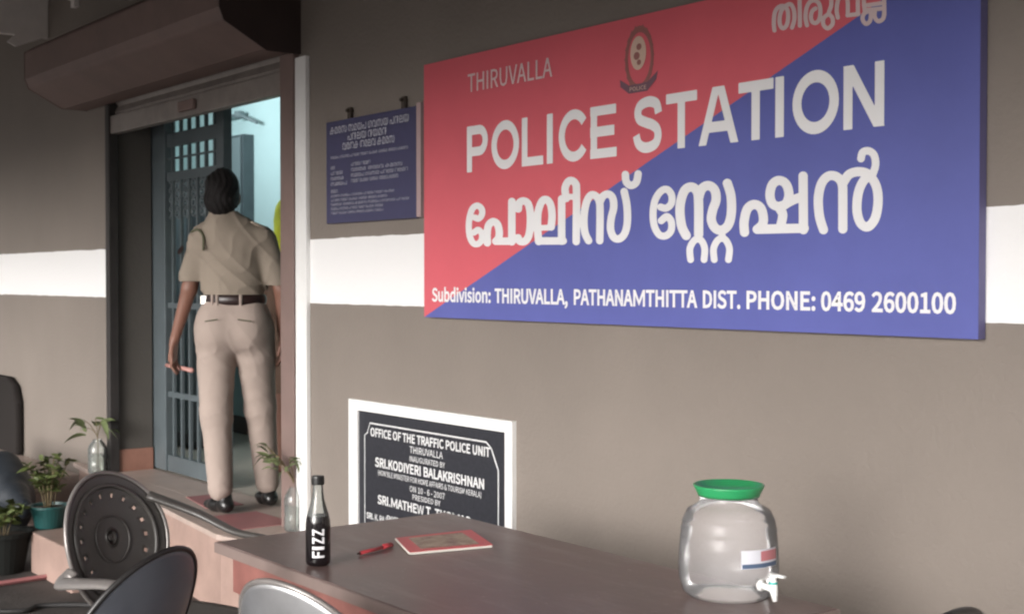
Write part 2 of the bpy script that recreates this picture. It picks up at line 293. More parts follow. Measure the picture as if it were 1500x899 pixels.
# outlines of plain sans-serif capitals, digits and small letters (advance, vertices in 1/1000, faces)
GLYPHS = {
'b&':(476,"18,205 60,259 97,289 86,315 74,359 69,404 86,475 136,528 211,547 278,531 322,486 336,421 316,350 268,295 229,265 253,233 296,186 322,162 334,182 357,230 381,301 492,301 457,201 426,137 402,100 414,92 444,77 494,59 463,-40 401,-19 359,3 330,21 299,-2 244,-25 180,-33 88,-13 24,46 0,133 138,191 119,164 112,137 122,100 149,76 190,66 217,70 245,82 250,86 220,114 173,167 149,201 232,439 225,449 212,453 191,447 178,430 172,401 174,378 182,351 183,349 200,362 226,391 235,422","7-9-8 7-10-9 6-10-7 6-52-10 52-11-10 5-53-6 53-52-6 51-11-52 50-11-51 5-54-53 61-11-50 5-55-54 60-11-61 60-12-11 4-55-5 4-56-55 59-12-60 4-57-56 58-12-59 3-57-4 3-58-57 58-13-12 3-13-58 2-13-3 19-21-20 19-22-21 2-14-13 1-14-2 1-15-14 0-15-1 0-49-15 49-16-15 18-22-19 37-49-0 18-23-22 37-38-49 48-16-49 37-39-38 48-17-16 17-23-18 47-17-48 37-40-39 47-23-17 47-24-23 37-41-40 36-41-37 46-24-47 46-25-24 36-42-41 46-26-25 45-26-46 44-26-45 44-27-26 36-43-42 43-27-44 36-27-43 36-31-27 31-28-27 35-31-36 35-32-31 30-28-31 29-28-30 35-33-32 34-33-35"),
"b'":(195,"39,564 155,564 153,467 139,314 55,314 40,467","5-1-0 5-2-1 5-3-2 4-3-5"),
'b(':(237,"53,352 90,474 157,604 239,566 179,441 151,331 142,218 151,103 179,-6 239,-132 156,-168 90,-39 53,83 40,218","1-3-2 1-4-3 0-4-1 0-5-4 13-5-0 13-6-5 12-6-13 12-7-6 12-8-7 11-8-12 11-9-8 10-9-11"),
'b)':(237,"57,-6 86,104 96,218 86,331 57,441 -3,566 80,604 147,474 184,352 196,218 184,83 147,-39 80,-168 -3,-132","5-7-6 4-7-5 4-8-7 3-8-4 3-9-8 2-9-3 2-10-9 1-10-2 0-10-1 0-11-10 13-11-0 13-12-11"),
'b,':(195,"58,-54 76,-29 76,-28 98,-26 65,-18 38,6 28,44 38,81 66,105 102,113 145,100 171,63 179,13 165,-58 124,-116 41,-169 7,-86","8-10-9 7-10-8 7-11-10 6-11-7 6-12-11 5-12-6 5-13-12 4-3-5 3-13-5 2-13-3 1-13-2 0-13-1 16-13-0 16-14-13 15-14-16"),
'b-':(243,"235,245 235,148 8,148 8,245","2-0-3 2-1-0"),
'b.':(195,"36,77 61,104 97,113 133,104 159,77 168,39 159,2 133,-24 97,-34 61,-24 36,2 26,39","1-3-2 0-3-1 0-4-3 0-5-4 11-5-0 10-5-11 10-6-5 9-6-10 9-7-6 9-8-7"),
'b0':(389,"32,414 94,513 195,548 295,513 358,414 379,258 358,101 295,1 195,-35 94,1 32,101 11,258 257,374 228,431 195,446 161,431 133,374 121,258 133,142 161,84 195,69 228,84 257,142 269,258","1-3-2 0-3-1 0-14-3 14-4-3 0-15-14 13-4-14 0-16-15 12-4-13 12-5-4 11-16-0 23-5-12 11-17-16 23-6-5 10-17-11 10-18-17 22-6-23 10-19-18 21-6-22 9-19-10 21-7-6 9-20-19 20-7-21 9-7-20 9-8-7"),
'b1':(389,"152,77 152,412 61,412 61,496 120,510 152,521 186,537 264,537 264,77 367,77 367,-24 38,-24 38,77","5-7-6 5-8-7 4-1-5 1-8-5 3-1-4 2-1-3 0-8-1 11-0-12 11-8-0 11-9-8 11-10-9"),
'b2':(389,"145,182 219,286 241,370 233,411 211,436 171,446 140,440 111,423 65,377 -7,448 57,507 113,536 180,547 271,525 333,463 354,372 326,258 252,147 188,79 154,77 183,78 211,79 378,79 378,-24 7,-24 7,48","11-13-12 10-13-11 10-14-13 9-14-10 9-5-14 5-4-14 4-15-14 8-7-9 7-6-9 6-5-9 3-15-4 2-15-3 2-16-15 1-16-2 0-16-1 0-17-16 25-17-0 25-19-17 19-18-17 20-22-21 20-23-22 19-23-20 25-23-19 24-23-25"),
'b3':(389,"50,137 100,94 136,76 179,69 223,78 250,102 259,139 249,179 210,206 101,221 101,312 199,327 232,353 242,390 235,420 215,438 179,446 148,441 118,427 71,387 5,465 68,514 121,538 183,547 270,530 333,477 357,395 343,329 305,279 265,257 265,283 310,263 357,211 374,137 348,45 279,-14 185,-33 107,-22 47,7 -13,59","22-24-23 21-24-22 21-25-24 20-25-21 20-16-25 16-15-25 15-26-25 19-18-20 18-17-20 17-16-20 14-26-15 13-26-14 13-27-26 12-27-13 11-27-12 11-28-27 10-28-11 9-30-10 30-28-10 9-29-30 31-28-30 29-31-28 29-32-31 9-32-29 8-32-9 8-33-32 7-33-8 6-33-7 5-33-6 39-1-0 5-34-33 4-34-5 39-2-1 3-34-4 39-3-2 39-34-3 38-34-39 38-35-34 37-35-38 37-36-35"),
'b4':(389,"-10,117 -10,191 215,537 322,537 322,217 391,217 391,117 322,117 322,-24 214,-24 214,117 215,380 216,414 216,419 253,419 247,407 233,381 218,355 125,217 214,217 214,350","1-3-2 1-13-3 13-14-3 14-4-3 1-12-13 15-4-14 1-11-12 16-4-15 17-4-16 1-20-11 18-4-17 1-18-20 18-19-20 1-4-18 1-5-4 1-6-5 0-6-1 10-6-0 9-7-10 7-6-10 9-8-7"),
'b5':(389,"48,136 97,93 132,75 176,69 220,80 250,112 262,165 251,217 223,247 178,258 155,255 133,247 94,224 35,261 55,537 350,537 350,435 155,435 147,350 135,344 164,352 198,355 286,335 352,272 376,166 349,59 277,-10 185,-34 106,-22 46,5 -14,55","13-17-14 17-15-14 17-16-15 13-19-17 19-18-17 20-22-21 19-22-20 13-22-19 13-23-22 13-9-23 9-8-23 8-24-23 12-11-13 11-10-13 10-9-13 7-24-8 6-24-7 6-25-24 5-25-6 30-1-0 4-25-5 30-2-1 3-25-4 30-3-2 30-25-3 30-26-25 29-26-30 28-26-29 28-27-26"),
'b6':(389,"44,416 121,516 227,547 284,539 330,518 384,472 314,397 277,431 255,442 233,445 181,429 142,374 134,322 121,310 167,334 216,343 304,323 363,259 383,157 360,59 298,-9 210,-34 108,-1 39,94 15,245 241,76 263,106 273,158 265,208 243,236 204,246 180,242 151,225 127,199 141,125 171,80 211,67","1-3-2 1-4-3 1-5-4 0-5-1 0-9-5 9-8-5 8-7-5 7-6-5 0-10-9 0-11-10 24-11-0 24-12-11 14-16-15 13-16-14 13-17-16 24-13-12 24-17-13 24-30-17 30-29-17 29-18-17 24-31-30 23-33-24 33-32-24 32-31-24 28-18-29 27-18-28 23-34-33 26-18-27 26-19-18 23-35-34 25-19-26 22-35-23 22-36-35 36-19-25 22-19-36 22-20-19 21-20-22"),
'b7':(389,"10,435 10,537 380,537 380,468 287,318 245,174 227,-24 112,-24 134,179 181,330 242,435","0-2-1 0-3-2 0-10-3 10-4-3 9-4-10 8-4-9 8-5-4 7-5-8 7-6-5"),
'b8':(389,"24,199 64,254 102,282 102,262 73,287 44,333 32,392 54,472 114,527 198,546 285,525 343,468 363,386 350,326 320,278 294,252 294,271 330,245 367,194 381,122 357,42 291,-14 196,-34 100,-14 33,43 7,127 251,417 231,440 197,449 167,441 147,422 140,392 152,354 187,325 225,308 240,325 255,353 259,382 256,167 215,199 164,221 141,202 121,170 114,134 124,98 153,73 197,63 238,72 262,93 270,125","8-10-9 7-10-8 7-11-10 6-29-7 29-28-7 28-11-7 28-27-11 27-12-11 6-30-29 26-12-27 6-31-30 37-12-26 6-32-31 5-32-6 37-13-12 36-13-37 5-33-32 35-13-36 4-33-5 35-14-13 4-34-33 34-14-35 4-14-34 3-2-4 2-14-4 1-14-2 1-16-14 16-15-14 1-17-16 0-40-1 40-17-1 40-18-17 0-41-40 39-18-40 0-42-41 25-42-0 38-18-39 38-19-18 25-43-42 49-19-38 25-44-43 24-44-25 48-19-49 48-20-19 24-45-44 47-20-48 24-46-45 46-20-47 24-20-46 23-20-24 23-21-20 23-22-21"),
'b9':(389,"73,117 114,83 137,72 160,69 209,84 247,140 255,191 270,204 223,179 172,170 85,191 26,256 6,356 29,455 91,523 178,547 281,516 351,424 375,279 347,102 270,-1 167,-34 107,-25 60,-4 6,41 148,438 125,407 115,356 124,306 146,277 184,267 209,272 239,290 264,318 250,390 220,434 179,447","14-16-15 13-16-14 13-36-16 36-17-16 12-25-13 25-36-13 35-17-36 12-26-25 34-17-35 34-18-17 12-27-26 33-18-34 11-27-12 11-28-27 32-18-33 11-29-28 31-18-32 31-7-18 7-19-18 11-30-29 30-7-31 11-7-30 10-7-11 10-8-7 6-19-7 9-8-10 5-19-6 4-19-5 24-1-0 4-20-19 3-20-4 24-2-1 24-3-2 24-20-3 23-20-24 23-21-20 22-21-23"),
'b:':(195,"36,77 61,104 97,113 133,104 159,77 168,39 159,2 133,-24 97,-34 61,-24 36,2 26,39 36,360 61,386 97,396 133,386 159,360 168,322 159,284 133,258 97,248 61,258 36,284 26,322","13-15-14 12-15-13 12-16-15 12-17-16 23-17-12 23-18-17 22-18-23 21-18-22 21-19-18 21-20-19 1-3-2 0-3-1 0-4-3 0-5-4 11-5-0 10-5-11 10-6-5 9-6-10 9-7-6 9-8-7"),
'bA':(426,"266,537 456,-24 337,-24 288,133 135,133 85,-24 -31,-24 159,537 242,280 224,338 207,396 195,437 228,437 217,395 200,338 182,280 167,232 257,232","6-11-7 11-0-7 11-12-0 12-1-0 6-10-11 13-1-12 6-14-10 14-9-10 14-9-13 9-1-13 8-1-9 6-15-14 17-1-8 6-16-15 6-4-16 4-17-16 4-3-17 3-1-17 6-5-4 2-1-3"),
'bB':(460,"224,537 323,524 397,476 424,389 413,331 382,283 348,263 348,289 392,272 437,222 453,150 424,52 345,-6 236,-24 47,-24 47,537 274,329 302,349 311,380 301,413 273,431 213,438 159,438 159,320 210,320 291,86 328,111 340,152 328,189 293,212 223,221 159,221 159,76 223,76","14-22-15 22-0-15 22-1-0 22-2-1 22-21-2 21-20-2 20-3-2 14-23-22 19-3-20 18-3-19 18-4-3 17-4-18 16-4-17 16-5-4 24-5-16 14-31-23 31-24-23 31-7-24 7-5-24 31-6-7 8-5-7 6-8-5 6-9-8 31-9-6 31-30-9 30-29-9 29-10-9 14-32-31 28-10-29 27-10-28 26-10-27 26-11-10 25-11-26 33-11-25 32-11-33 14-11-32 14-12-11 14-13-12"),
'bC':(447,"48,410 138,512 267,547 333,537 387,511 442,462 377,383 331,422 302,436 271,441 198,420 150,359 132,258 149,156 196,94 269,72 305,78 338,94 388,140 455,62 391,4 332,-24 262,-34 136,1 48,102 16,256","1-3-2 1-4-3 0-4-1 0-9-4 9-5-4 9-8-5 8-7-5 7-6-5 0-10-9 0-11-10 25-11-0 25-12-11 25-13-12 24-13-25 24-14-13 17-19-18 23-14-24 16-19-17 23-15-14 15-19-16 23-19-15 23-20-19 23-21-20 22-21-23"),
'bD':(482,"202,537 344,505 435,409 465,258 435,108 345,9 204,-24 47,-24 47,537 281,99 332,158 350,258 332,358 281,416 191,437 159,437 159,77 190,77","7-15-8 15-0-8 15-1-0 15-14-1 14-2-1 7-16-15 13-2-14 12-2-13 12-3-2 11-3-12 11-4-3 10-4-11 9-4-10 9-5-4 17-5-9 7-17-16 7-5-17 7-6-5"),
'bE':(412,"390,537 390,435 159,435 159,322 354,322 354,218 159,218 159,79 398,79 398,-24 47,-24 47,537","10-2-11 2-0-11 2-1-0 10-3-2 10-6-3 6-4-3 6-5-4 10-7-6 10-8-7 10-9-8"),
'bF':(387,"390,537 390,435 159,435 159,309 355,309 355,206 159,206 159,-24 47,-24 47,537","8-2-9 2-0-9 2-1-0 8-3-2 8-6-3 6-4-3 6-5-4 8-7-6"),
'bG':(482,"49,410 142,512 275,547 347,536 401,510 457,462 392,383 347,421 317,436 280,441 201,419 151,359 132,258 150,156 199,95 281,72 309,75 336,83 347,91 347,188 238,188 238,290 455,290 455,39 402,-1 343,-25 271,-33 139,1 49,102 16,256","1-3-2 1-4-3 0-4-1 0-9-4 9-5-4 9-8-5 8-7-5 7-6-5 0-10-9 0-11-10 29-11-0 29-12-11 20-22-21 20-19-22 19-23-22 29-13-12 28-13-29 18-23-19 28-14-13 27-14-28 27-15-14 17-23-18 16-23-17 15-23-16 27-23-15 27-24-23 26-24-27 26-25-24"),
'bH':(510,"159,537 159,322 351,322 351,537 464,537 464,-24 351,-24 351,218 159,218 159,-24 47,-24 47,537","10-0-11 10-1-0 2-4-3 2-5-4 10-8-1 8-2-1 8-7-2 7-5-2 10-9-8 6-5-7"),
'bI':(205,"159,537 159,-24 47,-24 47,537","2-0-3 2-1-0"),
'bJ':(375,"76,139 112,90 134,76 159,72 192,80 210,104 218,159 218,537 331,537 331,148 316,59 261,-9 167,-34 99,-23 44,9 -10,77","6-8-7 6-9-8 5-9-6 5-10-9 15-1-0 4-10-5 15-2-1 3-10-4 14-2-15 14-3-2 14-10-3 14-11-10 13-11-14 13-12-11"),
'bK':(452,"159,537 159,280 125,280 340,537 476,537 293,316 491,-24 364,-24 220,226 159,154 159,-24 47,-24 47,537","11-0-12 11-2-0 2-1-0 2-4-3 2-5-4 2-8-5 8-6-5 11-9-2 9-8-2 7-6-8 11-10-9"),
'bL':(380,"159,537 159,79 384,79 384,-24 47,-24 47,537","4-0-5 4-1-0 4-2-1 4-3-2"),
'bM':(680,"47,-24 150,-24 150,537 47,537 530,-24 633,-24 633,537 530,537 150,537 340,190 340,-6 150,330 530,537 530,330","0-1-2-3 4-5-6-7 8-11-10-9 12-9-10-13"),
'bN':(506,"150,537 345,201 394,108 357,108 355,135 351,191 350,246 350,537 460,537 460,-24 355,-24 161,313 112,406 149,406 151,379 154,325 156,270 156,-24 47,-24 47,537","18-12-19 12-0-19 12-13-0 13-1-0 6-8-7 6-9-8 18-15-12 15-11-12 14-1-13 15-1-14 18-16-15 11-1-15 10-1-11 18-17-16 5-2-6 2-9-6 10-4-1 4-2-1 4-2-5 10-3-4 10-2-3 10-9-2"),
'bO':(520,"46,411 132,512 260,547 387,512 473,411 503,258 473,105 388,3 260,-34 132,3 46,105 16,258 371,359 326,420 260,441 194,420 149,359 131,258 149,156 194,94 260,73 326,94 371,156 388,258","1-3-2 0-3-1 0-14-3 14-4-3 0-15-14 13-4-14 0-16-15 12-4-13 11-16-0 12-5-4 11-17-16 23-5-12 10-17-11 23-6-5 10-18-17 22-6-23 10-19-18 21-6-22 9-19-10 21-7-6 20-7-21 9-20-19 9-7-20 9-8-7"),
'bP':(443,"219,537 327,522 406,466 434,363 406,260 329,199 222,180 159,180 159,-24 47,-24 47,537 276,291 309,316 320,363 308,407 275,429 207,437 159,437 159,281 210,281","9-17-10 17-0-10 17-1-0 17-2-1 17-16-2 16-15-2 15-3-2 9-18-17 14-3-15 13-3-14 13-4-3 12-4-13 11-4-12 19-4-11 9-19-18 9-7-19 7-4-19 7-5-4 7-6-5 9-8-7"),
'bQ':(520,"371,359 326,420 260,441 194,420 149,359 131,258 149,154 194,91 260,70 326,91 371,154 388,258 114,16 42,116 16,259 46,411 132,512 260,547 387,512 473,411 503,259 479,119 409,19 336,-15 344,-25 379,-44 425,-51 443,-50 458,-48 495,-38 519,-133 477,-147 449,-151 415,-153 323,-135 251,-87 212,-26","16-18-17 15-18-16 15-2-18 2-19-18 15-3-2 1-19-2 15-4-3 0-19-1 14-4-15 0-20-19 14-5-4 11-20-0 11-21-20 13-5-14 13-6-5 10-21-11 9-21-10 13-7-6 9-22-21 12-7-13 8-22-9 12-8-7 12-22-8 12-23-22 36-23-12 36-24-23 36-25-24 35-25-36 28-30-29 35-26-25 27-30-28 26-30-27 35-30-26 34-30-35 34-31-30 33-31-34 33-32-31"),
'bR':(445,"279,303 310,328 321,370 311,408 281,429 220,437 159,437 159,294 219,294 159,194 159,-24 47,-24 47,537 233,537 333,523 408,469 435,371 418,289 370,232 329,214 467,-24 338,-24 214,194","11-6-12 6-13-12 6-14-13 6-15-14 6-5-15 5-4-15 4-16-15 11-7-6 3-16-4 2-16-3 2-17-16 1-17-2 0-17-1 8-17-0 11-9-7 9-8-7 9-17-8 9-18-17 9-19-18 9-22-19 22-20-19 11-10-9 21-20-22"),
'bS':(417,"69,145 126,98 168,79 213,72 262,81 288,101 296,131 289,160 266,181 225,201 151,233 99,262 52,312 32,387 58,471 125,527 218,547 284,538 341,513 404,463 340,385 290,423 257,437 220,441 178,434 156,417 148,392 157,365 182,344 219,327 292,295 351,263 395,211 412,136 387,49 317,-12 214,-33 137,-23 71,6 -1,63","15-17-16 15-18-17 14-18-15 14-19-18 13-24-14 24-23-14 23-19-14 23-22-19 22-21-19 21-20-19 13-25-24 13-26-25 13-27-26 12-27-13 12-28-27 12-29-28 12-30-29 11-30-12 11-31-30 11-32-31 10-32-11 9-32-10 9-33-32 8-33-9 7-33-8 6-33-7 39-1-0 6-34-33 5-34-6 4-34-5 39-2-1 3-34-4 39-3-2 39-34-3 38-34-39 38-35-34 37-35-38 37-36-35"),
'bT':(419,"-2,435 -2,537 422,537 422,435 266,435 266,-24 153,-24 153,435","0-2-1 0-3-2 7-3-0 6-4-7 4-3-7 6-5-4"),
'bU':(505,"45,537 157,537 157,212 172,124 205,84 253,72 301,84 336,124 351,212 351,537 461,537 461,209 435,70 359,-10 253,-34 146,-10 71,70 45,209","17-1-0 17-2-1 8-10-9 8-11-10 7-11-8 17-3-2 16-3-17 7-12-11 6-12-7 16-4-3 5-12-6 16-5-4 16-12-5 15-12-16 15-13-12 15-14-13"),
'bV':(403,"86,537 175,242 191,185 207,130 219,90 187,90 199,130 215,185 231,242 319,537 435,537 257,-24 147,-24 -32,537","12-0-13 12-1-0 8-10-9 8-11-10 12-2-1 7-11-8 12-6-2 6-3-2 6-3-7 3-11-7 12-5-6 4-11-3 12-4-5 12-11-4"),
'bW':(615,"91,521 147,235 157,180 167,124 176,75 166,75 176,125 188,180 201,236 273,521 345,521 418,236 430,181 442,125 453,75 444,75 452,124 462,180 471,235 528,521 606,521 497,-8 406,-8 326,308 318,347 309,386 302,418 312,418 306,386 297,347 288,308 210,-8 120,-8 8,521","32-0-33 32-1-0 8-10-9 8-26-10 26-27-10 27-11-10 18-20-19 18-21-20 8-28-26 28-25-26 28-25-27 25-11-27 24-11-25 8-29-28 23-11-24 8-30-29 8-31-30 22-11-23 7-31-8 22-12-11 32-2-1 17-21-18 22-13-12 6-31-7 32-3-2 16-21-17 22-15-13 15-14-13 5-4-6 4-31-6 32-4-3 15-21-16 32-31-4 22-21-15"),
'bX':(401,"-19,537 108,537 184,394 197,370 210,346 218,331 191,331 198,345 210,369 222,393 297,537 420,537 267,262 432,-24 304,-24 221,127 207,154 193,181 184,198 210,198 203,182 189,154 175,128 95,-24 -29,-24 134,265","25-1-0 25-2-1 9-11-10 9-12-11 25-3-2 8-12-9 25-7-3 7-4-3 7-4-8 4-12-8 5-12-4 25-6-7 25-5-6 25-12-5 24-18-25 18-12-25 18-19-12 19-13-12 24-17-18 20-13-19 21-16-20 16-13-20 24-21-17 21-16-17 24-22-21 15-13-16 24-23-22 14-13-15"),
'bY':(372,"-39,537 83,537 156,378 173,341 189,303 200,280 172,280 184,304 201,341 218,378 290,537 411,537 242,193 242,-24 129,-24 129,193","15-1-0 15-2-1 9-11-10 9-12-11 15-3-2 8-12-9 7-4-8 4-12-8 15-7-3 7-4-3 15-6-7 5-12-4 15-5-6 15-12-5 14-12-15 14-13-12"),
'bZ':(422,"262,435 36,435 36,537 410,537 410,468 159,79 413,79 413,-24 11,-24 11,46","1-3-2 1-4-3 1-0-4 0-5-4 9-5-0 9-6-5 9-7-6 8-7-9"),
'bb':(433,"142,15 136,-24 40,-24 40,581 153,581 153,404 152,385 151,384 196,406 247,415 343,387 402,308 421,196 396,74 327,-6 233,-34 189,-26 147,-8 116,15 298,261 273,298 228,311 205,307 177,293 153,273 153,96 173,82 199,72 219,69 263,83 294,124 306,196","2-4-3 2-5-4 8-10-9 7-10-8 2-7-5 7-6-5 7-11-10 2-24-7 24-23-7 23-22-7 22-21-7 21-11-7 20-11-21 20-12-11 19-12-20 2-25-24 31-12-19 30-12-31 30-13-12 29-13-30 2-26-25 28-13-29 2-27-26 28-14-13 2-28-27 2-18-28 18-0-28 0-14-28 2-17-18 1-17-0 17-14-0 17-15-14 2-1-17 16-15-17"),
'bd':(434,"38,308 107,386 200,415 248,408 288,390 282,395 281,410 281,581 394,581 394,-24 296,-24 290,21 318,21 290,-3 245,-25 193,-34 97,-7 34,72 13,190 281,284 262,298 238,309 215,312 172,297 140,257 127,190 138,121 166,83 210,69 234,73 260,87 281,107","6-8-7 6-4-8 4-9-8 1-3-2 5-4-6 1-4-3 1-20-4 20-19-4 19-9-4 0-22-1 22-21-1 21-20-1 0-23-22 18-23-0 18-24-23 31-9-19 18-25-24 17-25-18 17-26-25 17-27-26 30-9-31 29-9-30 17-28-27 28-12-29 12-9-29 16-28-17 16-11-28 11-12-28 16-13-11 13-10-11 13-9-12 16-14-13 10-9-13 15-14-16"),
'bi':(193,"38,535 62,559 97,567 131,559 155,536 164,502 156,467 131,442 97,434 62,442 38,467 30,502 153,404 153,-24 40,-24 40,404","14-12-15 14-13-12 1-3-2 1-4-3 0-4-1 0-5-4 11-5-0 11-6-5 10-6-11 9-6-10 9-7-6 8-7-9"),
'bn':(427,"138,404 145,349 116,349 148,378 196,404 253,415 332,394 379,332 392,243 392,-24 281,-24 281,231 274,282 259,302 232,309 205,305 178,289 153,265 153,-24 40,-24 40,404","4-6-5 19-2-20 2-0-20 2-1-0 3-6-4 3-7-6 2-7-3 19-17-2 17-16-2 16-15-2 15-14-2 14-7-2 14-13-7 13-8-7 12-8-13 11-8-12 19-18-17 11-9-8 10-9-11"),
'bo':(424,"39,310 112,388 212,415 312,388 385,310 413,190 385,70 312,-7 212,-34 112,-7 39,70 12,190 286,257 256,297 212,311 169,297 139,257 127,190 139,123 169,83 212,69 256,83 286,123 298,190","1-3-2 0-3-1 0-14-3 14-4-3 0-15-14 13-4-14 13-5-4 11-15-0 11-16-15 12-5-13 11-17-16 23-5-12 22-5-23 11-18-17 10-18-11 22-6-5 21-6-22 10-19-18 20-6-21 10-20-19 9-20-10 20-7-6 9-7-20 8-7-9"),
'bs':(328,"48,119 99,83 130,70 165,65 197,71 211,84 216,99 208,117 184,134 145,150 89,174 40,215 18,282 38,350 92,398 174,414 225,407 270,390 327,352 267,275 224,303 200,313 176,316 146,310 133,299 130,286 136,271 157,257 195,241 253,217 305,175 327,104 307,34 250,-16 165,-33 105,-26 52,-5 -12,37","14-16-15 14-17-16 13-17-14 13-18-17 13-21-18 21-20-18 20-19-18 12-23-13 23-22-13 22-21-13 12-24-23 12-25-24 12-26-25 11-26-12 11-27-26 11-28-27 11-29-28 11-30-29 10-30-11 10-31-30 9-31-10 8-31-9 7-31-8 37-1-0 6-31-7 6-32-31 5-32-6 4-32-5 37-2-1 3-32-4 37-3-2 37-32-3 36-32-37 36-33-32 35-33-36 35-34-33"),
'bu':(425,"35,404 147,404 147,149 154,98 168,78 195,71 222,76 248,93 274,120 274,404 385,404 385,-24 286,-24 281,36 311,36 279,4 232,-23 175,-34 96,-13 48,48 35,138","20-1-0 20-2-1 8-10-9 8-11-10 20-3-2 19-3-20 7-11-8 19-4-3 6-14-7 14-11-7 19-5-4 5-14-6 19-14-5 18-13-19 13-14-19 18-15-13 15-12-13 15-11-14 18-16-15 12-11-15 17-16-18"),
'bv':(365,"93,404 170,171 182,134 194,96 200,76 168,76 174,96 186,134 198,171 275,404 390,404 238,-24 130,-24 -25,404","12-0-13 12-1-0 8-10-9 8-11-10 12-2-1 7-11-8 12-6-2 6-3-2 6-3-7 3-11-7 12-5-6 4-11-3 12-4-5 12-11-4"),
'r&':(476,"51,223 120,283 96,342 87,403 121,492 211,529 290,499 318,421 280,332 204,269 260,197 325,135 363,197 394,283 467,283 426,177 377,95 421,68 472,48 451,-17 388,7 329,43 265,1 181,-15 64,26 19,133 112,188 94,137 121,73 189,48 238,59 278,84 210,152 152,228 243,456 211,471 170,452 154,402 160,360 175,321 229,365 253,421","4-6-5 4-35-6 35-7-6 3-36-4 36-35-4 34-7-35 41-7-34 3-37-36 41-8-7 40-8-41 2-37-3 2-38-37 39-8-40 2-39-38 1-39-2 39-9-8 1-9-39 0-9-1 12-14-13 12-15-14 0-33-9 33-10-9 0-26-33 32-10-33 25-26-0 11-15-12 32-11-10 25-27-26 11-16-15 31-11-32 25-28-27 31-16-11 24-28-25 31-17-16 30-17-31 24-29-28 30-18-17 29-18-30 24-21-29 21-18-29 21-19-18 24-22-21 20-19-21 23-22-24"),
"r'":(195,"57,546 136,546 135,468 122,332 72,332 58,468","5-1-0 5-2-1 5-3-2 4-3-5"),
'r(':(237,"86,409 164,581 214,558 145,391 124,218 145,43 214,-123 164,-145 86,26 58,218","0-2-1 0-3-2 9-3-0 9-4-3 8-4-9 8-5-4 8-6-5 7-6-8"),
'r)':(237,"91,43 114,218 91,391 22,558 72,581 151,409 178,218 151,26 72,-145 22,-123","3-5-4 2-5-3 2-6-5 1-6-2 1-7-6 0-7-1 9-7-0 9-8-7"),
'r,':(195,"83,-53 98,-8 99,-7 62,6 46,43 63,81 101,95 146,73 161,13 132,-79 50,-143 30,-93","5-7-6 4-7-5 4-8-7 3-8-4 3-2-8 2-9-8 1-9-2 0-9-1 11-9-0 11-10-9"),
'r-':(243,"217,227 217,166 26,166 26,227","2-0-3 2-1-0"),
'r.':(195,"60,79 97,95 135,79 150,39 135,0 97,-16 60,0 45,39","0-2-1 7-2-0 7-3-2 6-3-7 6-4-3 6-5-4"),
'r0':(389,"73,461 195,529 316,461 360,258 316,54 195,-16 73,54 29,258 260,418 195,465 129,418 103,258 129,98 195,50 260,98 287,258","0-9-1 9-2-1 0-10-9 8-2-9 7-10-0 8-3-2 7-11-10 15-3-8 15-4-3 6-11-7 6-12-11 14-4-15 6-13-12 13-4-14 13-5-4 5-13-6"),
'r1':(389,"170,59 170,430 79,430 79,482 143,498 190,519 246,519 246,59 349,59 349,-6 56,-6 56,59","4-6-5 4-1-6 1-7-6 3-1-4 2-1-3 0-7-1 10-0-11 10-7-0 10-8-7 10-9-8"),
'r2':(389,"204,226 260,369 238,437 171,464 116,448 65,403 19,448 92,508 180,529 293,486 336,372 279,212 142,58 169,60 211,61 360,61 360,-6 25,-6 25,40","7-9-8 6-9-7 6-3-9 3-2-9 2-10-9 6-4-3 6-5-4 1-10-2 1-11-10 0-11-1 18-11-0 18-12-11 13-15-14 13-16-15 12-16-13 18-16-12 17-16-18"),
'r3':(389,"52,111 109,68 180,50 251,74 278,139 245,209 119,238 119,296 231,325 260,390 239,444 180,464 125,451 73,413 30,463 101,511 182,529 294,494 338,395 312,313 247,268 247,271 323,228 356,137 306,25 185,-15 82,7 12,61","15-17-16 14-17-15 14-11-17 11-10-17 10-18-17 14-12-11 13-12-14 9-18-10 9-19-18 8-19-9 7-19-8 7-21-19 21-20-19 6-21-7 6-22-21 5-22-6 5-23-22 4-23-5 3-23-4 3-24-23 27-1-0 2-24-3 27-2-1 26-2-27 26-24-2 26-25-24"),
'r4':(389,"8,135 8,185 224,519 304,519 304,199 373,199 373,135 304,135 304,-6 232,-6 232,135 233,397 235,437 242,437 224,403 203,365 92,199 232,199 232,350","1-3-2 1-12-3 12-13-3 13-4-3 1-14-12 14-11-12 14-11-13 11-4-13 1-15-14 18-4-11 1-16-15 17-4-18 1-17-16 1-4-17 1-5-4 1-6-5 0-6-1 10-6-0 9-7-10 7-6-10 9-8-7"),
'r5':(389,"50,109 105,67 177,50 250,81 280,165 253,247 179,276 137,269 94,245 54,271 71,519 332,519 332,453 139,453 127,320 154,331 197,337 311,296 358,167 304,32 184,-15 82,6 10,58","9-13-10 13-11-10 13-12-11 9-14-13 15-17-16 14-17-15 9-17-14 9-6-17 6-5-17 5-18-17 9-7-6 8-7-9 4-18-5 4-19-18 3-19-4 22-1-0 2-19-3 22-2-1 21-2-22 21-19-2 21-20-19"),
'r6':(389,"92,463 228,529 301,513 358,471 314,423 274,454 233,464 145,419 110,273 152,308 216,325 325,283 365,157 319,32 211,-16 83,50 33,245 268,77 291,158 270,236 205,265 157,251 108,204 139,88 211,48","0-2-1 0-3-2 0-6-3 6-5-3 5-4-3 0-7-6 16-7-0 16-8-7 9-11-10 8-11-9 8-20-11 20-19-11 19-12-11 16-20-8 16-21-20 16-22-21 15-22-16 18-12-19 15-23-22 17-12-18 17-13-12 15-24-23 24-13-17 14-24-15 14-13-24"),
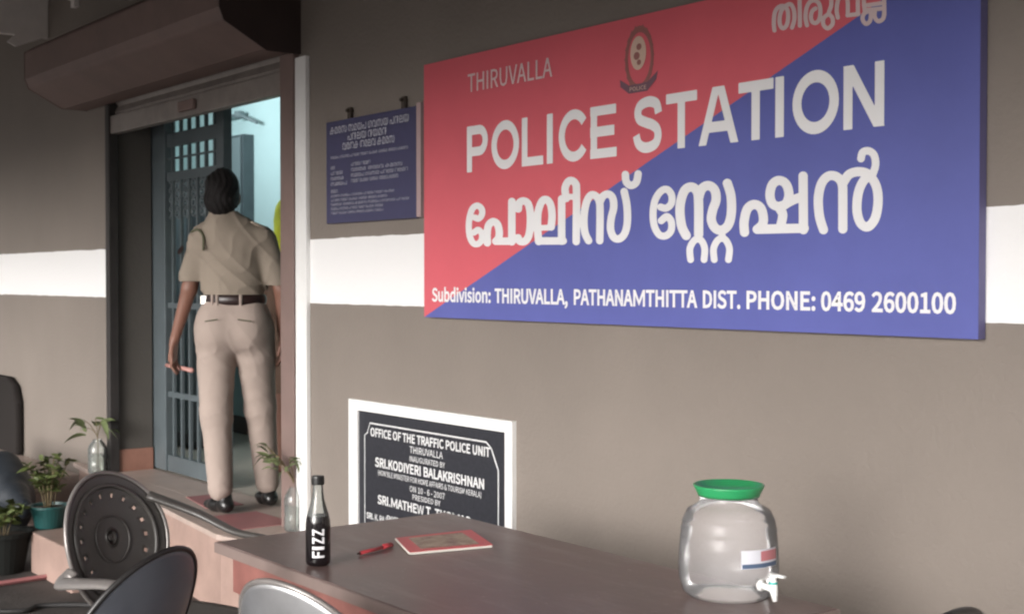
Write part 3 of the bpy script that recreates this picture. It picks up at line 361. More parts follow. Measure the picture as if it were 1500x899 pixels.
'r7':(389,"28,453 28,519 362,519 362,473 244,253 210,-6 132,-6 171,252 274,453","0-2-1 0-3-2 0-8-3 8-4-3 7-4-8 7-5-4 6-5-7"),
'r8':(389,"56,218 120,272 120,270 72,318 50,391 93,490 198,527 305,488 345,386 321,310 276,260 276,261 335,211 363,123 317,24 196,-15 74,25 26,127 256,443 197,467 143,446 121,391 155,325 229,286 265,331 277,382 251,198 161,242 114,196 95,133 124,70 197,45 264,68 289,125","5-7-6 4-20-5 20-19-5 19-7-5 19-18-7 18-8-7 4-21-20 25-8-18 3-21-4 3-22-21 25-9-8 24-9-25 23-9-24 3-23-22 2-1-3 1-23-3 23-11-9 11-10-9 1-11-23 0-27-1 27-11-1 27-12-11 0-28-27 26-12-27 17-28-0 26-13-12 33-13-26 17-29-28 17-30-29 16-30-17 32-13-33 32-14-13 16-31-30 31-14-32 16-14-31 15-14-16"),
'r9':(389,"75,91 117,60 162,50 244,95 280,241 238,206 172,188 65,231 24,356 70,481 178,529 306,466 357,279 299,53 165,-15 90,0 32,42 121,437 97,356 119,278 183,249 233,264 283,313 251,427 179,466","9-11-10 8-17-9 17-24-9 24-11-9 24-23-11 23-12-11 8-18-17 22-12-23 7-18-8 7-19-18 21-12-22 21-4-12 4-13-12 7-20-19 20-4-21 7-4-20 7-5-4 3-13-4 6-5-7 2-13-3 16-1-0 16-2-1 2-14-13 16-14-2 15-14-16"),
'r:':(195,"60,79 97,95 135,79 150,39 135,0 97,-16 60,0 45,39 60,362 97,378 135,362 150,322 135,282 97,267 60,282 45,322","8-10-9 15-10-8 15-11-10 15-12-11 14-12-15 14-13-12 0-2-1 7-2-0 7-3-2 6-3-7 6-4-3 6-5-4"),
'rA':(426,"253,519 431,-6 350,-6 301,151 122,151 72,-6 -6,-6 172,519 259,285 232,372 208,455 215,455 191,371 165,285 142,214 281,214","6-10-7 10-0-7 10-11-0 11-1-0 6-12-10 12-9-10 12-9-11 9-1-11 8-1-9 6-13-12 15-1-8 6-14-13 6-4-14 4-15-14 4-3-15 3-1-15 6-5-4 2-1-3"),
'rB':(460,"223,519 354,490 406,389 385,315 330,274 330,277 404,238 435,150 379,32 235,-6 65,-6 65,519 302,323 329,380 301,438 214,456 141,456 141,302 211,302 324,81 358,153 325,218 224,239 141,239 141,58 224,58","10-16-11 16-0-11 16-1-0 16-15-1 15-14-1 14-2-1 10-17-16 13-2-14 13-3-2 12-3-13 18-3-12 18-5-3 5-4-3 10-23-17 23-18-17 23-5-18 23-22-5 22-6-5 10-24-23 21-6-22 21-7-6 20-7-21 19-7-20 19-8-7 25-8-19 10-25-24 10-8-25 10-9-8"),
'rC':(447,"101,456 268,529 354,509 418,460 375,409 325,447 270,459 157,406 113,258 155,109 268,54 330,69 387,114 430,64 355,4 263,-15 99,57 34,256","0-2-1 0-6-2 6-3-2 6-5-3 5-4-3 0-7-6 17-7-0 17-8-7 17-9-8 16-9-17 11-13-12 16-10-9 10-13-11 10-14-13 15-10-16 15-14-10"),
'rD':(482,"200,519 384,452 447,258 384,64 203,-6 65,-6 65,519 324,112 368,258 324,404 192,455 141,455 141,59 192,59","5-11-6 11-0-6 11-10-0 10-1-0 5-12-11 9-1-10 9-2-1 8-2-9 8-3-2 7-3-8 13-3-7 13-4-3 5-13-12 5-4-13"),
'rE':(412,"372,519 372,453 141,453 141,304 336,304 336,236 141,236 141,61 380,61 380,-6 65,-6 65,519","10-2-11 2-0-11 2-1-0 10-3-2 10-6-3 6-4-3 6-5-4 10-7-6 10-8-7 10-9-8"),
'rF':(387,"372,519 372,453 141,453 141,291 337,291 337,224 141,224 141,-6 65,-6 65,519","8-2-9 2-0-9 2-1-0 8-3-2 8-6-3 6-4-3 6-5-4 8-7-6"),
'rG':(482,"103,456 275,529 368,508 432,460 390,409 340,446 279,459 159,406 113,258 157,109 280,54 329,61 365,81 365,206 256,206 256,272 437,272 437,47 367,2 272,-15 101,57 34,256","0-2-1 0-6-2 6-3-2 6-5-3 5-4-3 0-7-6 21-7-0 21-8-7 14-16-15 14-13-16 13-17-16 21-9-8 20-9-21 12-17-13 20-10-9 11-17-12 10-17-11 19-10-20 19-17-10 19-18-17"),
'rH':(510,"141,519 141,304 369,304 369,519 446,519 446,-6 369,-6 369,236 141,236 141,-6 65,-6 65,519","10-0-11 10-1-0 2-4-3 2-5-4 10-8-1 8-2-1 8-7-2 7-5-2 10-9-8 6-5-7"),
'rI':(205,"141,519 141,-6 65,-6 65,519","2-0-3 2-1-0"),
'rJ':(375,"72,114 113,67 159,54 217,77 236,158 236,519 313,519 313,150 279,33 166,-15 79,6 15,73","4-6-5 4-7-6 3-7-4 3-8-7 11-1-0 2-8-3 10-1-11 10-2-1 10-8-2 10-9-8"),
'rK':(452,"141,519 141,262 134,262 349,519 438,519 271,318 460,-6 374,-6 222,257 141,160 141,-6 65,-6 65,519","11-0-12 11-2-0 2-1-0 2-4-3 2-5-4 2-8-5 8-6-5 11-9-2 9-8-2 7-6-8 11-10-9"),
'rL':(380,"141,519 141,61 366,61 366,-6 65,-6 65,519","4-0-5 4-1-0 4-2-1 4-3-2"),
'rM':(569,"153,519 252,241 271,187 288,138 282,138 299,187 316,241 416,519 504,519 504,-6 432,-6 432,284 435,360 440,430 448,430 408,317 310,46 258,46 159,317 119,430 127,430 132,360 135,284 135,-6 65,-6 65,519","24-19-25 19-0-25 19-20-0 20-1-0 6-13-7 13-8-7 13-14-8 14-9-8 24-21-19 21-18-19 21-1-20 6-12-13 15-12-14 12-9-14 6-15-12 15-11-12 24-22-21 18-1-21 6-16-15 17-1-18 24-23-22 17-2-1 5-16-6 17-4-2 4-3-2 4-16-5 17-16-4"),
'rN':(506,"140,519 329,193 383,90 377,90 371,164 368,246 368,519 442,519 442,-6 366,-6 177,321 123,424 130,424 135,351 138,270 138,-6 65,-6 65,519","16-11-17 11-0-17 11-12-0 12-1-0 5-7-6 5-8-7 16-13-11 13-10-11 13-10-12 10-1-12 16-14-13 9-1-10 16-15-14 4-8-5 9-3-1 3-2-1 3-8-4 9-8-3"),
'rO':(520,"97,457 260,529 423,457 485,258 423,59 260,-16 97,59 34,258 366,406 260,459 154,406 113,258 154,109 260,54 366,109 406,258","0-9-1 9-2-1 0-10-9 8-2-9 7-10-0 8-3-2 7-11-10 15-3-8 6-11-7 15-4-3 6-12-11 14-4-15 6-13-12 13-4-14 13-5-4 5-13-6"),
'rP':(443,"218,519 360,485 416,363 361,238 221,198 141,198 141,-6 65,-6 65,519 307,287 338,363 306,435 208,455 141,455 141,263 211,263","7-13-8 13-0-8 13-1-0 13-12-1 12-11-1 11-2-1 7-14-13 10-2-11 10-3-2 9-3-10 15-3-9 7-5-14 5-15-14 5-3-15 5-4-3 7-6-5"),
'rQ':(520,"366,406 260,459 154,406 113,258 154,107 260,52 366,107 406,258 87,71 34,259 97,457 260,529 423,457 485,259 434,74 307,-7 352,-52 424,-69 453,-67 482,-60 497,-121 460,-131 416,-135 294,-99 224,-12","10-1-11 1-12-11 10-2-1 0-12-1 9-2-10 0-13-12 9-3-2 7-13-0 7-14-13 8-3-9 8-4-3 6-14-7 8-5-4 5-14-6 5-15-14 24-5-8 24-15-5 24-16-15 23-16-24 23-17-16 18-20-19 17-20-18 23-20-17 22-20-23 22-21-20"),
'rR':(445,"309,300 339,370 310,435 221,455 141,455 141,276 220,276 141,212 141,-6 65,-6 65,519 232,519 364,487 417,370 384,269 303,223 435,-6 349,-6 224,212","9-4-10 4-11-10 4-12-11 4-3-12 3-2-12 2-13-12 9-5-4 1-13-2 1-14-13 0-14-1 6-14-0 9-7-5 7-6-5 7-14-6 7-15-14 7-18-15 18-16-15 9-8-7 17-16-18"),
'rS':(417,"71,119 139,71 213,54 289,76 315,131 292,184 233,217 159,250 87,296 51,387 99,489 219,529 306,510 378,461 337,410 281,447 219,460 154,441 130,391 156,340 211,311 284,279 362,228 394,136 345,28 213,-15 110,6 25,65","10-12-11 10-13-12 9-17-10 17-16-10 16-13-10 16-15-13 15-14-13 9-18-17 9-19-18 8-19-9 8-20-19 8-21-20 7-21-8 7-22-21 6-22-7 6-23-22 5-23-6 4-23-5 4-24-23 3-24-4 27-1-0 2-24-3 27-2-1 26-2-27 26-24-2 26-25-24"),
'rT':(419,"16,453 16,519 404,519 404,453 248,453 248,-6 171,-6 171,453","0-2-1 0-3-2 7-3-0 6-4-7 4-3-7 6-5-4"),
'rU':(505,"63,519 139,519 139,211 173,87 253,54 334,87 369,211 369,519 443,519 443,211 389,35 253,-16 116,35 63,211","13-1-0 13-2-1 6-8-7 6-9-8 5-9-6 13-3-2 12-3-13 5-10-9 4-10-5 12-4-3 12-10-4 12-11-10"),
'rV':(403,"73,519 158,237 182,152 206,72 200,72 224,152 248,237 332,519 411,519 244,-6 160,-6 -8,519","10-0-11 10-1-0 6-8-7 6-9-8 10-2-1 5-9-6 10-4-2 4-3-2 4-9-5 10-9-4"),
'rW':(615,"90,519 145,235 160,152 174,73 167,73 184,152 203,235 275,519 344,519 416,235 434,152 452,73 446,73 459,152 473,235 529,519 603,519 495,-6 407,-6 328,308 315,367 304,420 311,420 299,367 286,308 208,-6 122,-6 11,519","26-0-27 26-1-0 6-8-7 6-21-8 21-22-8 22-9-8 14-16-15 14-17-16 6-23-21 23-20-21 23-20-22 20-9-22 19-9-20 6-24-23 18-9-19 6-25-24 5-25-6 18-10-9 26-2-1 13-17-14 18-12-10 12-11-10 4-3-5 3-25-5 26-3-2 12-17-13 26-25-3 18-17-12"),
'rX':(401,"11,519 97,519 168,385 187,350 207,313 203,313 220,350 238,385 308,519 390,519 246,262 400,-6 315,-6 237,136 216,175 195,216 199,216 180,176 159,136 84,-6 2,-6 155,265","21-1-0 21-2-1 7-9-8 7-10-9 21-3-2 6-10-7 21-5-3 5-4-3 5-10-6 21-10-5 20-15-21 15-10-21 15-16-10 16-11-10 20-17-15 17-14-15 17-14-16 14-11-16 20-18-17 13-11-14 20-19-18 12-11-13"),
'rY':(372,"-10,519 72,519 140,371 165,315 189,262 184,262 209,315 234,371 301,519 382,519 224,197 224,-6 147,-6 147,197","13-1-0 13-2-1 7-9-8 7-10-9 6-10-7 13-3-2 5-4-6 4-10-6 13-4-3 13-10-4 12-10-13 12-11-10"),
'rZ':(422,"295,453 54,453 54,519 392,519 392,473 126,61 395,61 395,-6 29,-6 29,41","1-3-2 1-4-3 1-0-4 0-5-4 9-5-0 9-6-5 9-7-6 8-7-9"),
'rb':(433,"126,33 121,-6 58,-6 58,563 135,563 135,405 133,348 181,380 246,396 363,341 403,196 352,40 232,-15 175,-2 122,33 302,293 229,330 184,317 135,281 135,87 180,59 220,51 294,89 324,196","2-4-3 2-5-4 2-6-5 7-9-8 6-9-7 2-18-6 18-17-6 17-16-6 16-9-6 16-15-9 15-10-9 23-10-15 2-19-18 23-11-10 22-11-23 21-11-22 2-14-19 14-20-19 14-21-20 14-11-21 14-0-11 0-12-11 2-13-14 1-13-0 13-12-0 2-1-13"),
'rd':(434,"82,340 201,396 262,384 302,357 299,411 299,563 376,563 376,-6 312,-6 306,39 311,39 260,1 193,-15 75,38 31,190 299,293 257,321 214,330 140,292 109,190 136,87 209,51 255,63 299,99","4-6-5 4-7-6 3-7-4 0-2-1 0-3-2 0-17-3 17-16-3 16-15-3 15-7-3 14-18-0 18-17-0 23-7-15 14-19-18 14-20-19 13-20-14 22-10-23 10-7-23 13-21-20 21-10-22 13-9-21 9-10-21 13-8-9 11-7-10 12-11-13 11-8-13 8-7-11"),
'ri':(193,"62,536 97,549 132,536 146,501 132,466 97,452 61,466 48,501 135,386 135,-6 58,-6 58,386","10-8-11 10-9-8 0-2-1 0-3-2 7-3-0 7-4-3 6-4-7 5-4-6"),
'rn':(427,"122,386 129,331 123,331 180,377 253,396 345,356 374,242 374,-6 299,-6 299,232 282,306 232,328 183,314 135,273 135,-6 58,-6 58,386","3-5-4 15-0-16 15-2-0 2-1-0 2-5-3 2-11-5 11-10-5 10-6-5 15-13-2 13-12-2 12-11-2 9-6-10 15-14-13 9-7-6 8-7-9"),
'ro':(424,"85,342 212,397 340,342 394,190 340,39 212,-16 85,39 30,190 287,292 212,329 138,292 108,190 138,88 212,51 287,88 317,190","0-2-1 7-10-0 10-9-0 9-2-0 9-8-2 8-3-2 7-11-10 15-3-8 14-3-15 7-12-11 6-12-7 14-4-3 13-4-14 6-13-12 6-4-13 5-4-6"),
'rs':(328,"52,94 107,59 166,47 218,63 234,100 209,140 151,167 74,206 37,282 73,364 174,396 242,383 301,348 263,299 219,325 175,334 126,319 111,285 133,249 189,225 269,185 308,104 271,19 164,-15 84,0 14,42","9-11-10 9-12-11 8-16-9 16-15-9 15-12-9 15-14-12 14-13-12 8-17-16 8-18-17 7-18-8 7-19-18 7-20-19 6-20-7 6-21-20 5-21-6 4-21-5 4-22-21 3-22-4 25-1-0 2-22-3 25-2-1 25-22-2 24-22-25 24-23-22"),
'ru':(425,"53,386 129,386 129,148 145,74 195,53 244,67 292,113 292,386 367,386 367,-6 303,-6 298,54 303,54 247,4 175,-15 82,24 53,139","16-1-0 16-2-1 6-8-7 6-9-8 16-3-2 15-3-16 5-12-6 12-9-6 15-4-3 4-11-5 11-12-5 4-10-11 13-9-12 15-13-4 13-10-4 14-13-15 10-9-13"),
'rv':(365,"80,386 153,166 171,109 186,58 181,58 197,109 215,166 288,386 364,386 226,-6 142,-6 1,386","10-0-11 10-1-0 6-8-7 6-9-8 10-2-1 5-9-6 4-3-5 3-9-5 10-3-2 10-9-3")}
def latin_geo(t, w):
    vs = []; fs = []; x = 0
    for ch in t:
        if ch == ' ': x += 0.17; continue
        a, V, Fc = GLYPHS[w + ch]; n = len(vs)
        vs += [(x + int(p.split(',')[0]) / 1000, int(p.split(',')[1]) / 1000) for p in V.split()]
        fs += [tuple(n + int(k) for k in f.split('-')) for f in Fc.split()]
        x += a / 1000
    return vs, fs
def put_text(mb, s, x0, x1, z0, zc, y, bold=0.02, fn=None, strips=None):
    """cap height spans z0..zc, bounding width spans x0..x1, lying in plane y (facing -y)"""
    if all(ord(c) < 128 for c in s):
        w = 'b' if bold > 0.009 else 'r'; off = 0.024 if w == 'b' else 0.006
        vs, fs = latin_geo(s, w); k = (zc - z0) / (0.514 + 2 * off); lo = -off
    else:
        vs, fs = text_geo(s, bold); k = (zc - z0) / 0.42; lo = 0
    a = min(p[0] for p in vs); b = max(p[0] for p in vs)
    pts = [(x0 + (px - a) / (b - a) * (x1 - x0), z0 + (py - lo) * k) for px, py in vs]
    if strips:
        bm = bmesh.new(); bv = [bm.verts.new((p[0], 0, p[1])) for p in pts]
        for f in fs:
            try: bm.faces.new([bv[i] for i in f])
            except ValueError: pass
        for q in range(1, strips):
            z = z0 + (zc - z0) * q / strips
            bmesh.ops.bisect_plane(bm, geom=bm.verts[:] + bm.edges[:] + bm.faces[:], plane_co=(0, 0, z), plane_no=(0, 0, 1))
        bm.verts.index_update(); pts = [(v.co.x, v.co.z) for v in bm.verts]; fs = [tuple(v.index for v in f.verts) for f in bm.faces]; bm.free()
    mb.add([(x, y, z) if fn is None else fn(x, z) for x, z in pts], fs)

# ---- implicit bodies (smooth unions of tapered limbs, meshed with surface nets)
def surfnet(F, org, h):
    S = F < 0; nx, ny, nz = F.shape
    cnt = np.zeros((nx - 1, ny - 1, nz - 1), np.float32); acc = np.zeros((nx - 1, ny - 1, nz - 1, 3), np.float32)
    def sl(o): return tuple(slice(o[i], (F.shape[i] - 1 + o[i])) for i in range(3))
    corners = [(i, j, k) for i in (0, 1) for j in (0, 1) for k in (0, 1)]
    for a in corners:
        for ax in range(3):
            if a[ax] == 0:
                b = list(a); b[ax] = 1; b = tuple(b)
                fa = F[sl(a)]; fb = F[sl(b)]; cr = (fa < 0) != (fb < 0)
                t = np.where(cr, fa / np.where(cr, fa - fb, 1), 0)
                cnt += cr
                for q in range(3):
                    acc[..., q] += np.where(cr, a[q] + (t if q == ax else 0), 0)
    act = cnt > 0; idx = -np.ones(cnt.shape, np.int64); idx[act] = np.arange(act.sum())
    cell = np.argwhere(act); V = (cell + acc[act] / cnt[act][:, None]) * h + np.array(org)
    Q = []
    for ax in range(3):
        s0 = [slice(1, -1)] * 3; s1 = [slice(1, -1)] * 3
        s0[ax] = slice(0, -1); s1[ax] = slice(1, None)
        A = S[tuple(s0)]; B = S[tuple(s1)]
        e = np.argwhere(A != B)
        if len(e) == 0: continue
        off = np.ones(3, int); off[ax] = 0; g = e + off
        u, v = [(1, 2), (2, 0), (0, 1)][ax]
        def cid(du, dv):
            c = g.copy(); c[:, u] -= du; c[:, v] -= dv; return idx[c[:, 0], c[:, 1], c[:, 2]]
        q = np.stack([cid(1, 1), cid(0, 1), cid(0, 0), cid(1, 0)], 1)
        ins = A[e[:, 0], e[:, 1], e[:, 2]]
        q[~ins] = q[~ins][:, ::-1]; Q.append(q)
    return V, np.concatenate(Q)

def implicit(prims, h=0.008, pad=0.03, disp=None):
    """prims: ('c', a, b, ra, rb, k, (sx,sy,sz)) tapered capsule; ('e', centre, radii, k, euler) ellipsoid; k smooth radius; negative r cuts not used"""
    lo = np.full(3, 1e9); hi = np.full(3, -1e9)
    for p in prims:
        if p[0] == 'c':
            for q, r in ((p[1], p[3]), (p[2], p[4])):
                s = np.array(p[6]) if len(p) > 6 else np.ones(3)
                lo = np.minimum(lo, np.array(q) - r * s); hi = np.maximum(hi, np.array(q) + r * s)
        else:
            r = max(p[2]); lo = np.minimum(lo, np.array(p[1]) - r); hi = np.maximum(hi, np.array(p[1]) + r)
    lo -= pad; hi += pad
    n = np.ceil((hi - lo) / h).astype(int) + 1
    G = [lo[i] + np.arange(n[i]) * h for i in range(3)]
    F = np.full(tuple(n), 1.0, np.float32)
    for p in prims:
        if p[0] == 'c':
            s = np.array(p[6]) if len(p) > 6 else np.ones(3); k = p[5]
            a = np.array(p[1], float); b = np.array(p[2], float); m = max(p[3], p[4]) * s.max() + k + 2.5 * h
            l = np.minimum(a, b) - m; u = np.maximum(a, b) + m
        else:
            k = p[3]; m = max(p[2]) + k + 2.5 * h; l = np.array(p[1]) - m; u = np.array(p[1]) + m
        i0 = np.clip(np.floor((l - lo) / h).astype(int), 0, n - 1); i1 = np.clip(np.ceil((u - lo) / h).astype(int) + 1, 1, n)
        X, Y, Z = np.meshgrid(*[G[i][i0[i]:i1[i]] for i in range(3)], indexing='ij')
        P = np.stack([X, Y, Z], -1)
        if p[0] == 'c':
            pa = (P - a) / s; ba = (b - a) / s; L2 = max((ba * ba).sum(), 1e-9)
            t = np.clip((pa @ ba) / L2, 0, 1); d = np.linalg.norm(pa - t[..., None] * ba, axis=-1) - (p[3] + (p[4] - p[3]) * t)
            d *= s.min() if s.min() < 1 else 1
        else:
            q = P - np.array(p[1])
            if len(p) > 4 and p[4] is not None: q = q @ np.array(Matrix.Rotation(p[4][2], 3, 'Z') @ Matrix.Rotation(p[4][1], 3, 'Y') @ Matrix.Rotation(p[4][0], 3, 'X'))
            r = np.array(p[2]); k0 = np.linalg.norm(q / r, axis=-1); k1 = np.linalg.norm(q / (r * r), axis=-1) + 1e-9
            d = k0 * (k0 - 1) / k1
        sub = F[i0[0]:i1[0], i0[1]:i1[1], i0[2]:i1[2]]
        if k > 0:
            hh = np.clip(0.5 + 0.5 * (sub - d) / k, 0, 1); r_ = sub * (1 - hh) + d * hh - k * hh * (1 - hh)
        else: r_ = np.minimum(sub, d)
        F[i0[0]:i1[0], i0[1]:i1[1], i0[2]:i1[2]] = r_
    if disp is not None:
        X, Y, Z = np.meshgrid(*G, indexing='ij'); F = F + disp(X, Y, Z).astype(np.float32)
    return surfnet(F, lo, h)
def imesh(name, prims, m, parent, h=0.008, cut=None, disp=None, smooth_it=1):
    V, Q = implicit(prims, h, disp=disp)
    if cut is not None:
        keep = cut(V); kf = keep[Q].all(1); Q = Q[kf]
        used = np.unique(Q); mp = -np.ones(len(V), int); mp[used] = np.arange(len(used)); V = V[used]; Q = mp[Q]
    me = bpy.data.meshes.new(name); me.from_pydata(V.tolist(), [], Q.tolist()); me.materials.append(m)
    me.polygons.foreach_set('use_smooth', [True] * len(me.polygons)); me.update()
    o = bpy.data.objects.new(name, me); C.objects.link(o); o.parent = parent
    if smooth_it:
        q = o.modifiers.new('sm', 'SMOOTH'); q.factor = 0.5; q.iterations = smooth_it
    return o

# ================================================================== SETTING
g = MB(); g.add([(-60, -60, 0), (60, -60, 0), (60, 60, 0), (-60, 60, 0)], [(0, 1, 2, 3)])
tag(g.build('ground', M['yard']), kind='structure')
g = MB(); g.box((-14, -3.4, -0.1), (4, 0, 0.004)); tag(g.build('pavement', M['asphalt']), kind='structure')

# ---------------- building
B = wthing('station_building', 'taupe painted station building with a white band and an open doorway', 'building', (0, 0, 0))
OX0, OX1, OZ = -7.27, -5.08, 2.46
g = MB(); g.box((-16, 0, 0), (OX0, 0.23, 3.6)); g.box((OX1, 0, 0), (6, 0.23, 3.6)); g.box((OX0, 0, OZ), (OX1, 0.23, 3.6)); g.box((OX0, 0.002, 0), (OX1, 0.23, 0.32))
g.build('wall', M['wall'], B)
# plinth inside the doorway: reveals
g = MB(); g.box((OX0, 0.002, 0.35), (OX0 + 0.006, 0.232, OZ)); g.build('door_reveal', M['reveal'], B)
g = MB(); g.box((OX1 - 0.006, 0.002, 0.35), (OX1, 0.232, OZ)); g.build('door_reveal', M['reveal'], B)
g = MB(); g.box((OX0 + 0.006, 0.004, 0.35), (OX0 + 0.022, 0.232, 0.475)); g.build('reveal_skirting', M['terracotta'], B, bevel=0.003)
g = MB(); g.box((-5.078, -0.022, 0.02), (-4.985, 0.0, 2.37)); g.build('door_trim', M['white_paint'], B, bevel=0.003)
# room behind the doorway
g = MB(); g.box((-9.6, 1.42, 0.32), (-4.2, 1.5, 3.0)); g.box((-9.68, 0.23, 0.32), (-9.6, 1.5, 3.0)); g.box((-4.2, 0.23, 0.32), (-4.12, 1.5, 3.0))
g.build('room_wall', M['room'], B)
g = MB(); g.box((-9.6, 0.23, 3.0), (-4.2, 1.42, 3.05)); g.build('room_ceiling', M['white_paint'], B)
g = MB(); g.box((-9.6, 0.02, 0.3), (-4.2, 1.42, 0.348)); g.build('room_floor', M['roomfloor'], B)
g = MB(); g.box((-9.6, 1.405, 0.351), (-4.2, 1.419, 0.47)); g.build('room_skirting', M['maroon'], B)
# grey-blue inner door post behind the gate
p1 = onY(337, 300, 1.33); p2 = onY(355, 300, 1.33)
WC = wthing('wall_cabinet', 'narrow grey blue cabinet on the bright inner wall beside the officer head', 'cabinet', (p1.x, 1.35, 1.5))
g = MB(); g.box((p1.x - 0.1, 1.335, 1.35), (p2.x, 1.419, onY(350, 197, 1.33).z)); g.build('body', M['gate'], WC, bevel=0.004)
g = MB(); g.box((p1.x - 0.02, 1.322, 1.38), (p2.x - 0.02, 1.333, onY(350, 201, 1.33).z)); g.build('door', M['pipe'], WC, bevel=0.003)
# canopy overhead
K = wthing('canopy', 'dark sheet canopy roof projecting over the station front', 'canopy', (-4, -1.6, 3.2))
g = MB(); g.box((-14, -3.6, 3.22), (5, -0.002, 3.27)); g.build('roof_sheet', M['canopy'], K)
g = MB(); g.box((-14, -3.62, 2.36), (5, -3.58, 3.27)); g.build('shade_fascia', M['canopy'], K)  # unseen hanging front, added to keep sky light off the upper wall

# porch
g = MB(); g.prism([(-7.75, -0.02), (-5.23, -0.30), (-5.10, -0.28), (-5.10, 0.0), (-7.75, 0.0)], 'z', 0.0, 0.33)
tag(g.build('porch_step', M['pinktile'], bevel=0.004), kind='structure')
g = MB(); g.prism([(-7.78, -0.045), (-5.22, -0.325), (-5.075, -0.30), (-5.075, 0.0), (-7.78, 0.0)], 'z', 0.33, 0.352)
g.box((-7.26, 0.0005, 0.3495), (-5.09, 0.24, 0.352))
tag(g.build('porch_floor', M['porch'], bevel=0.003), kind='structure')
g = MB()
g.prism([(-5.62, -0.20), (-5.25, -0.26), (-5.25, 0.06), (-5.62, 0.06)], 'z', 0.352, 0.355)
g.prism([(-6.2, -0.03), (-5.83, -0.09), (-5.83, 0.10), (-6.2, 0.10)], 'z', 0.352, 0.355)
tag(g.build('floor_tile_inlay', M['redtile']), kind='structure')
g = MB(); g.box((-14, -0.36, 0.0), (-7.79, -0.0, 0.28)); tag(g.build('floor_ledge', M['porch'], bevel=0.006), kind='structure')
# low pink block and red kerb at the left
cb = onZ(45, 778, 0.2)
g = MB(); g.box((cb.x, cb.y, 0.0), (-6.0, -0.10, 0.2)); tag(g.build('low_step', M['pinktile'], bevel=0.006), kind='structure')
a = onZ(0, 854, 0.02); b = onZ(95, 840, 0.02)
g = MB(); g.tube([(a.x - (b.x - a.x) * 8, a.y - (b.y - a.y) * 8, 0.02), (a.x, a.y, 0.02), (b.x, b.y, 0.02)], 0.012, 4)
tag(g.build('kerb', M['redtile']), kind='structure')

# ---------------- roller shutter
S = wthing('roller_shutter', 'brown steel roller shutter rolled up over the doorway, its hood box above', 'roller shutter', (-6.3, 0, 2.4))
hx0, hx1 = -7.62, -5.06
prof = [(-0.002, 2.40), (-0.15, 2.40), (-0.34, 2.50), (-0.36, 2.55), (-0.36, 2.70), (-0.30, 2.74), (-0.002, 2.76)]
g = MB(); g.prism(prof, 'x', hx0, hx1 - 0.006); g.build('hood', M['shutter'], S, bevel=0.012)
prof2 = [(-0.002, 2.385), (-0.16, 2.385), (-0.355, 2.49), (-0.375, 2.54), (-0.375, 2.71), (-0.31, 2.755), (-0.002, 2.775)]
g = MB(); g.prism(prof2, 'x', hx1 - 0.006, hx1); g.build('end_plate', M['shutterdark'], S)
g = MB(); g.prism(prof, 'x', hx0 - 0.006, hx0); g.build('end_plate', M['shutter'], S)
g = MB()
for i in range(5): g.prism([(0.03, 2.25 + i * 0.07), (0.012, 2.285 + i * 0.07), (0.03, 2.32 + i * 0.07), (0.045, 2.285 + i * 0.07)], 'x', OX0 + 0.03, -5.19)
g.build('slats', M['bar'], S)
g = MB(); g.box((OX0 + 0.02, -0.012, 2.235), (-5.19, 0.04, 2.335)); bb = g.build('bottom_bar', M['bar'], S, bevel=0.006)
lk = onY(272, 156, -0.03)
g = MB(); g.box((lk.x - 0.09, -0.035, lk.z - 0.02), (lk.x + 0.09, -0.012, lk.z + 0.03)); g.build('lock', M['shutter'], S, bevel=0.006)
g = MB(); g.box((-5.20, -0.03, 0.353), (-5.082, 0.035, 2.395)); g.build('guide_channel', M['shutter'], S, bevel=0.004)
g = MB(); g.box((-7.29, -0.025, 0.353), (-7.235, 0.03, 2.398)); g.build('guide_channel', M['blackrubber'], S, bevel=0.004)
g = MB(); g.box((-7.315, -0.015, 0.353), (-7.292, 0.0, 2.30)); g.build('guide_flange', M['bar'], S)

# ---------------- grille gate
def gx(px, y=0.26): return onY(px, 400, y).x
GT = wthing('grille_gate', 'grey blue steel grille gate standing closed in the left half of the doorway', 'gate', (gx(270), 0.26, 0.352))
x0, x1 = -7.42, gx(335); gy = 0.262
xs0_ = gx(248)
g = MB(); g.box((x0, gy - 0.02, 0.36), (gx(240), gy + 0.02, 2.45)); g.box((gx(240) + 0.008, gy - 0.028, 0.36), (xs0_, gy + 0.02, 2.45)); g.build('stile', M['gate'], GT, bevel=0.004)
g = MB(); g.box((x1 - 0.11, gy - 0.02, 0.36), (x1 - 0.055, gy + 0.02, 2.45)); g.box((x1 - 0.05, gy - 0.03, 0.36), (x1, gy + 0.02, 2.45)); g.build('stile', M['gate'], GT, bevel=0.004)
def gz(py, px=275): return onY(px, py, gy).z
g = MB()
xs0 = gx(248); xs1 = x1 - 0.11
g.box((xs0, gy - 0.018, 0.36), (xs1, gy + 0.018, 0.45))
g.build('bottom_rail', M['gate'], GT, bevel=0.004)
for pa, pb in ((211, 191), (262, 249), (452, 444), (585, 577)):
    g = MB(); g.box((xs0, gy - 0.012, gz(pa)), (xs1, gy + 0.012, gz(pb))); g.build('rail', M['gate'], GT)
g = MB(); g.box((xs0, gy - 0.006, gz(230)), (xs1, gy + 0.006, gz(227))); g.build('rail', M['gate'], GT)
nb = 6
for i in range(nb):
    x = xs0 + (i + 0.55) * (xs1 - xs0) / nb
    g = MB(); g.box((x - 0.010, gy - 0.008, 0.44), (x + 0.010, gy + 0.008, 2.44)); g.build('bar', M['gate'], GT)
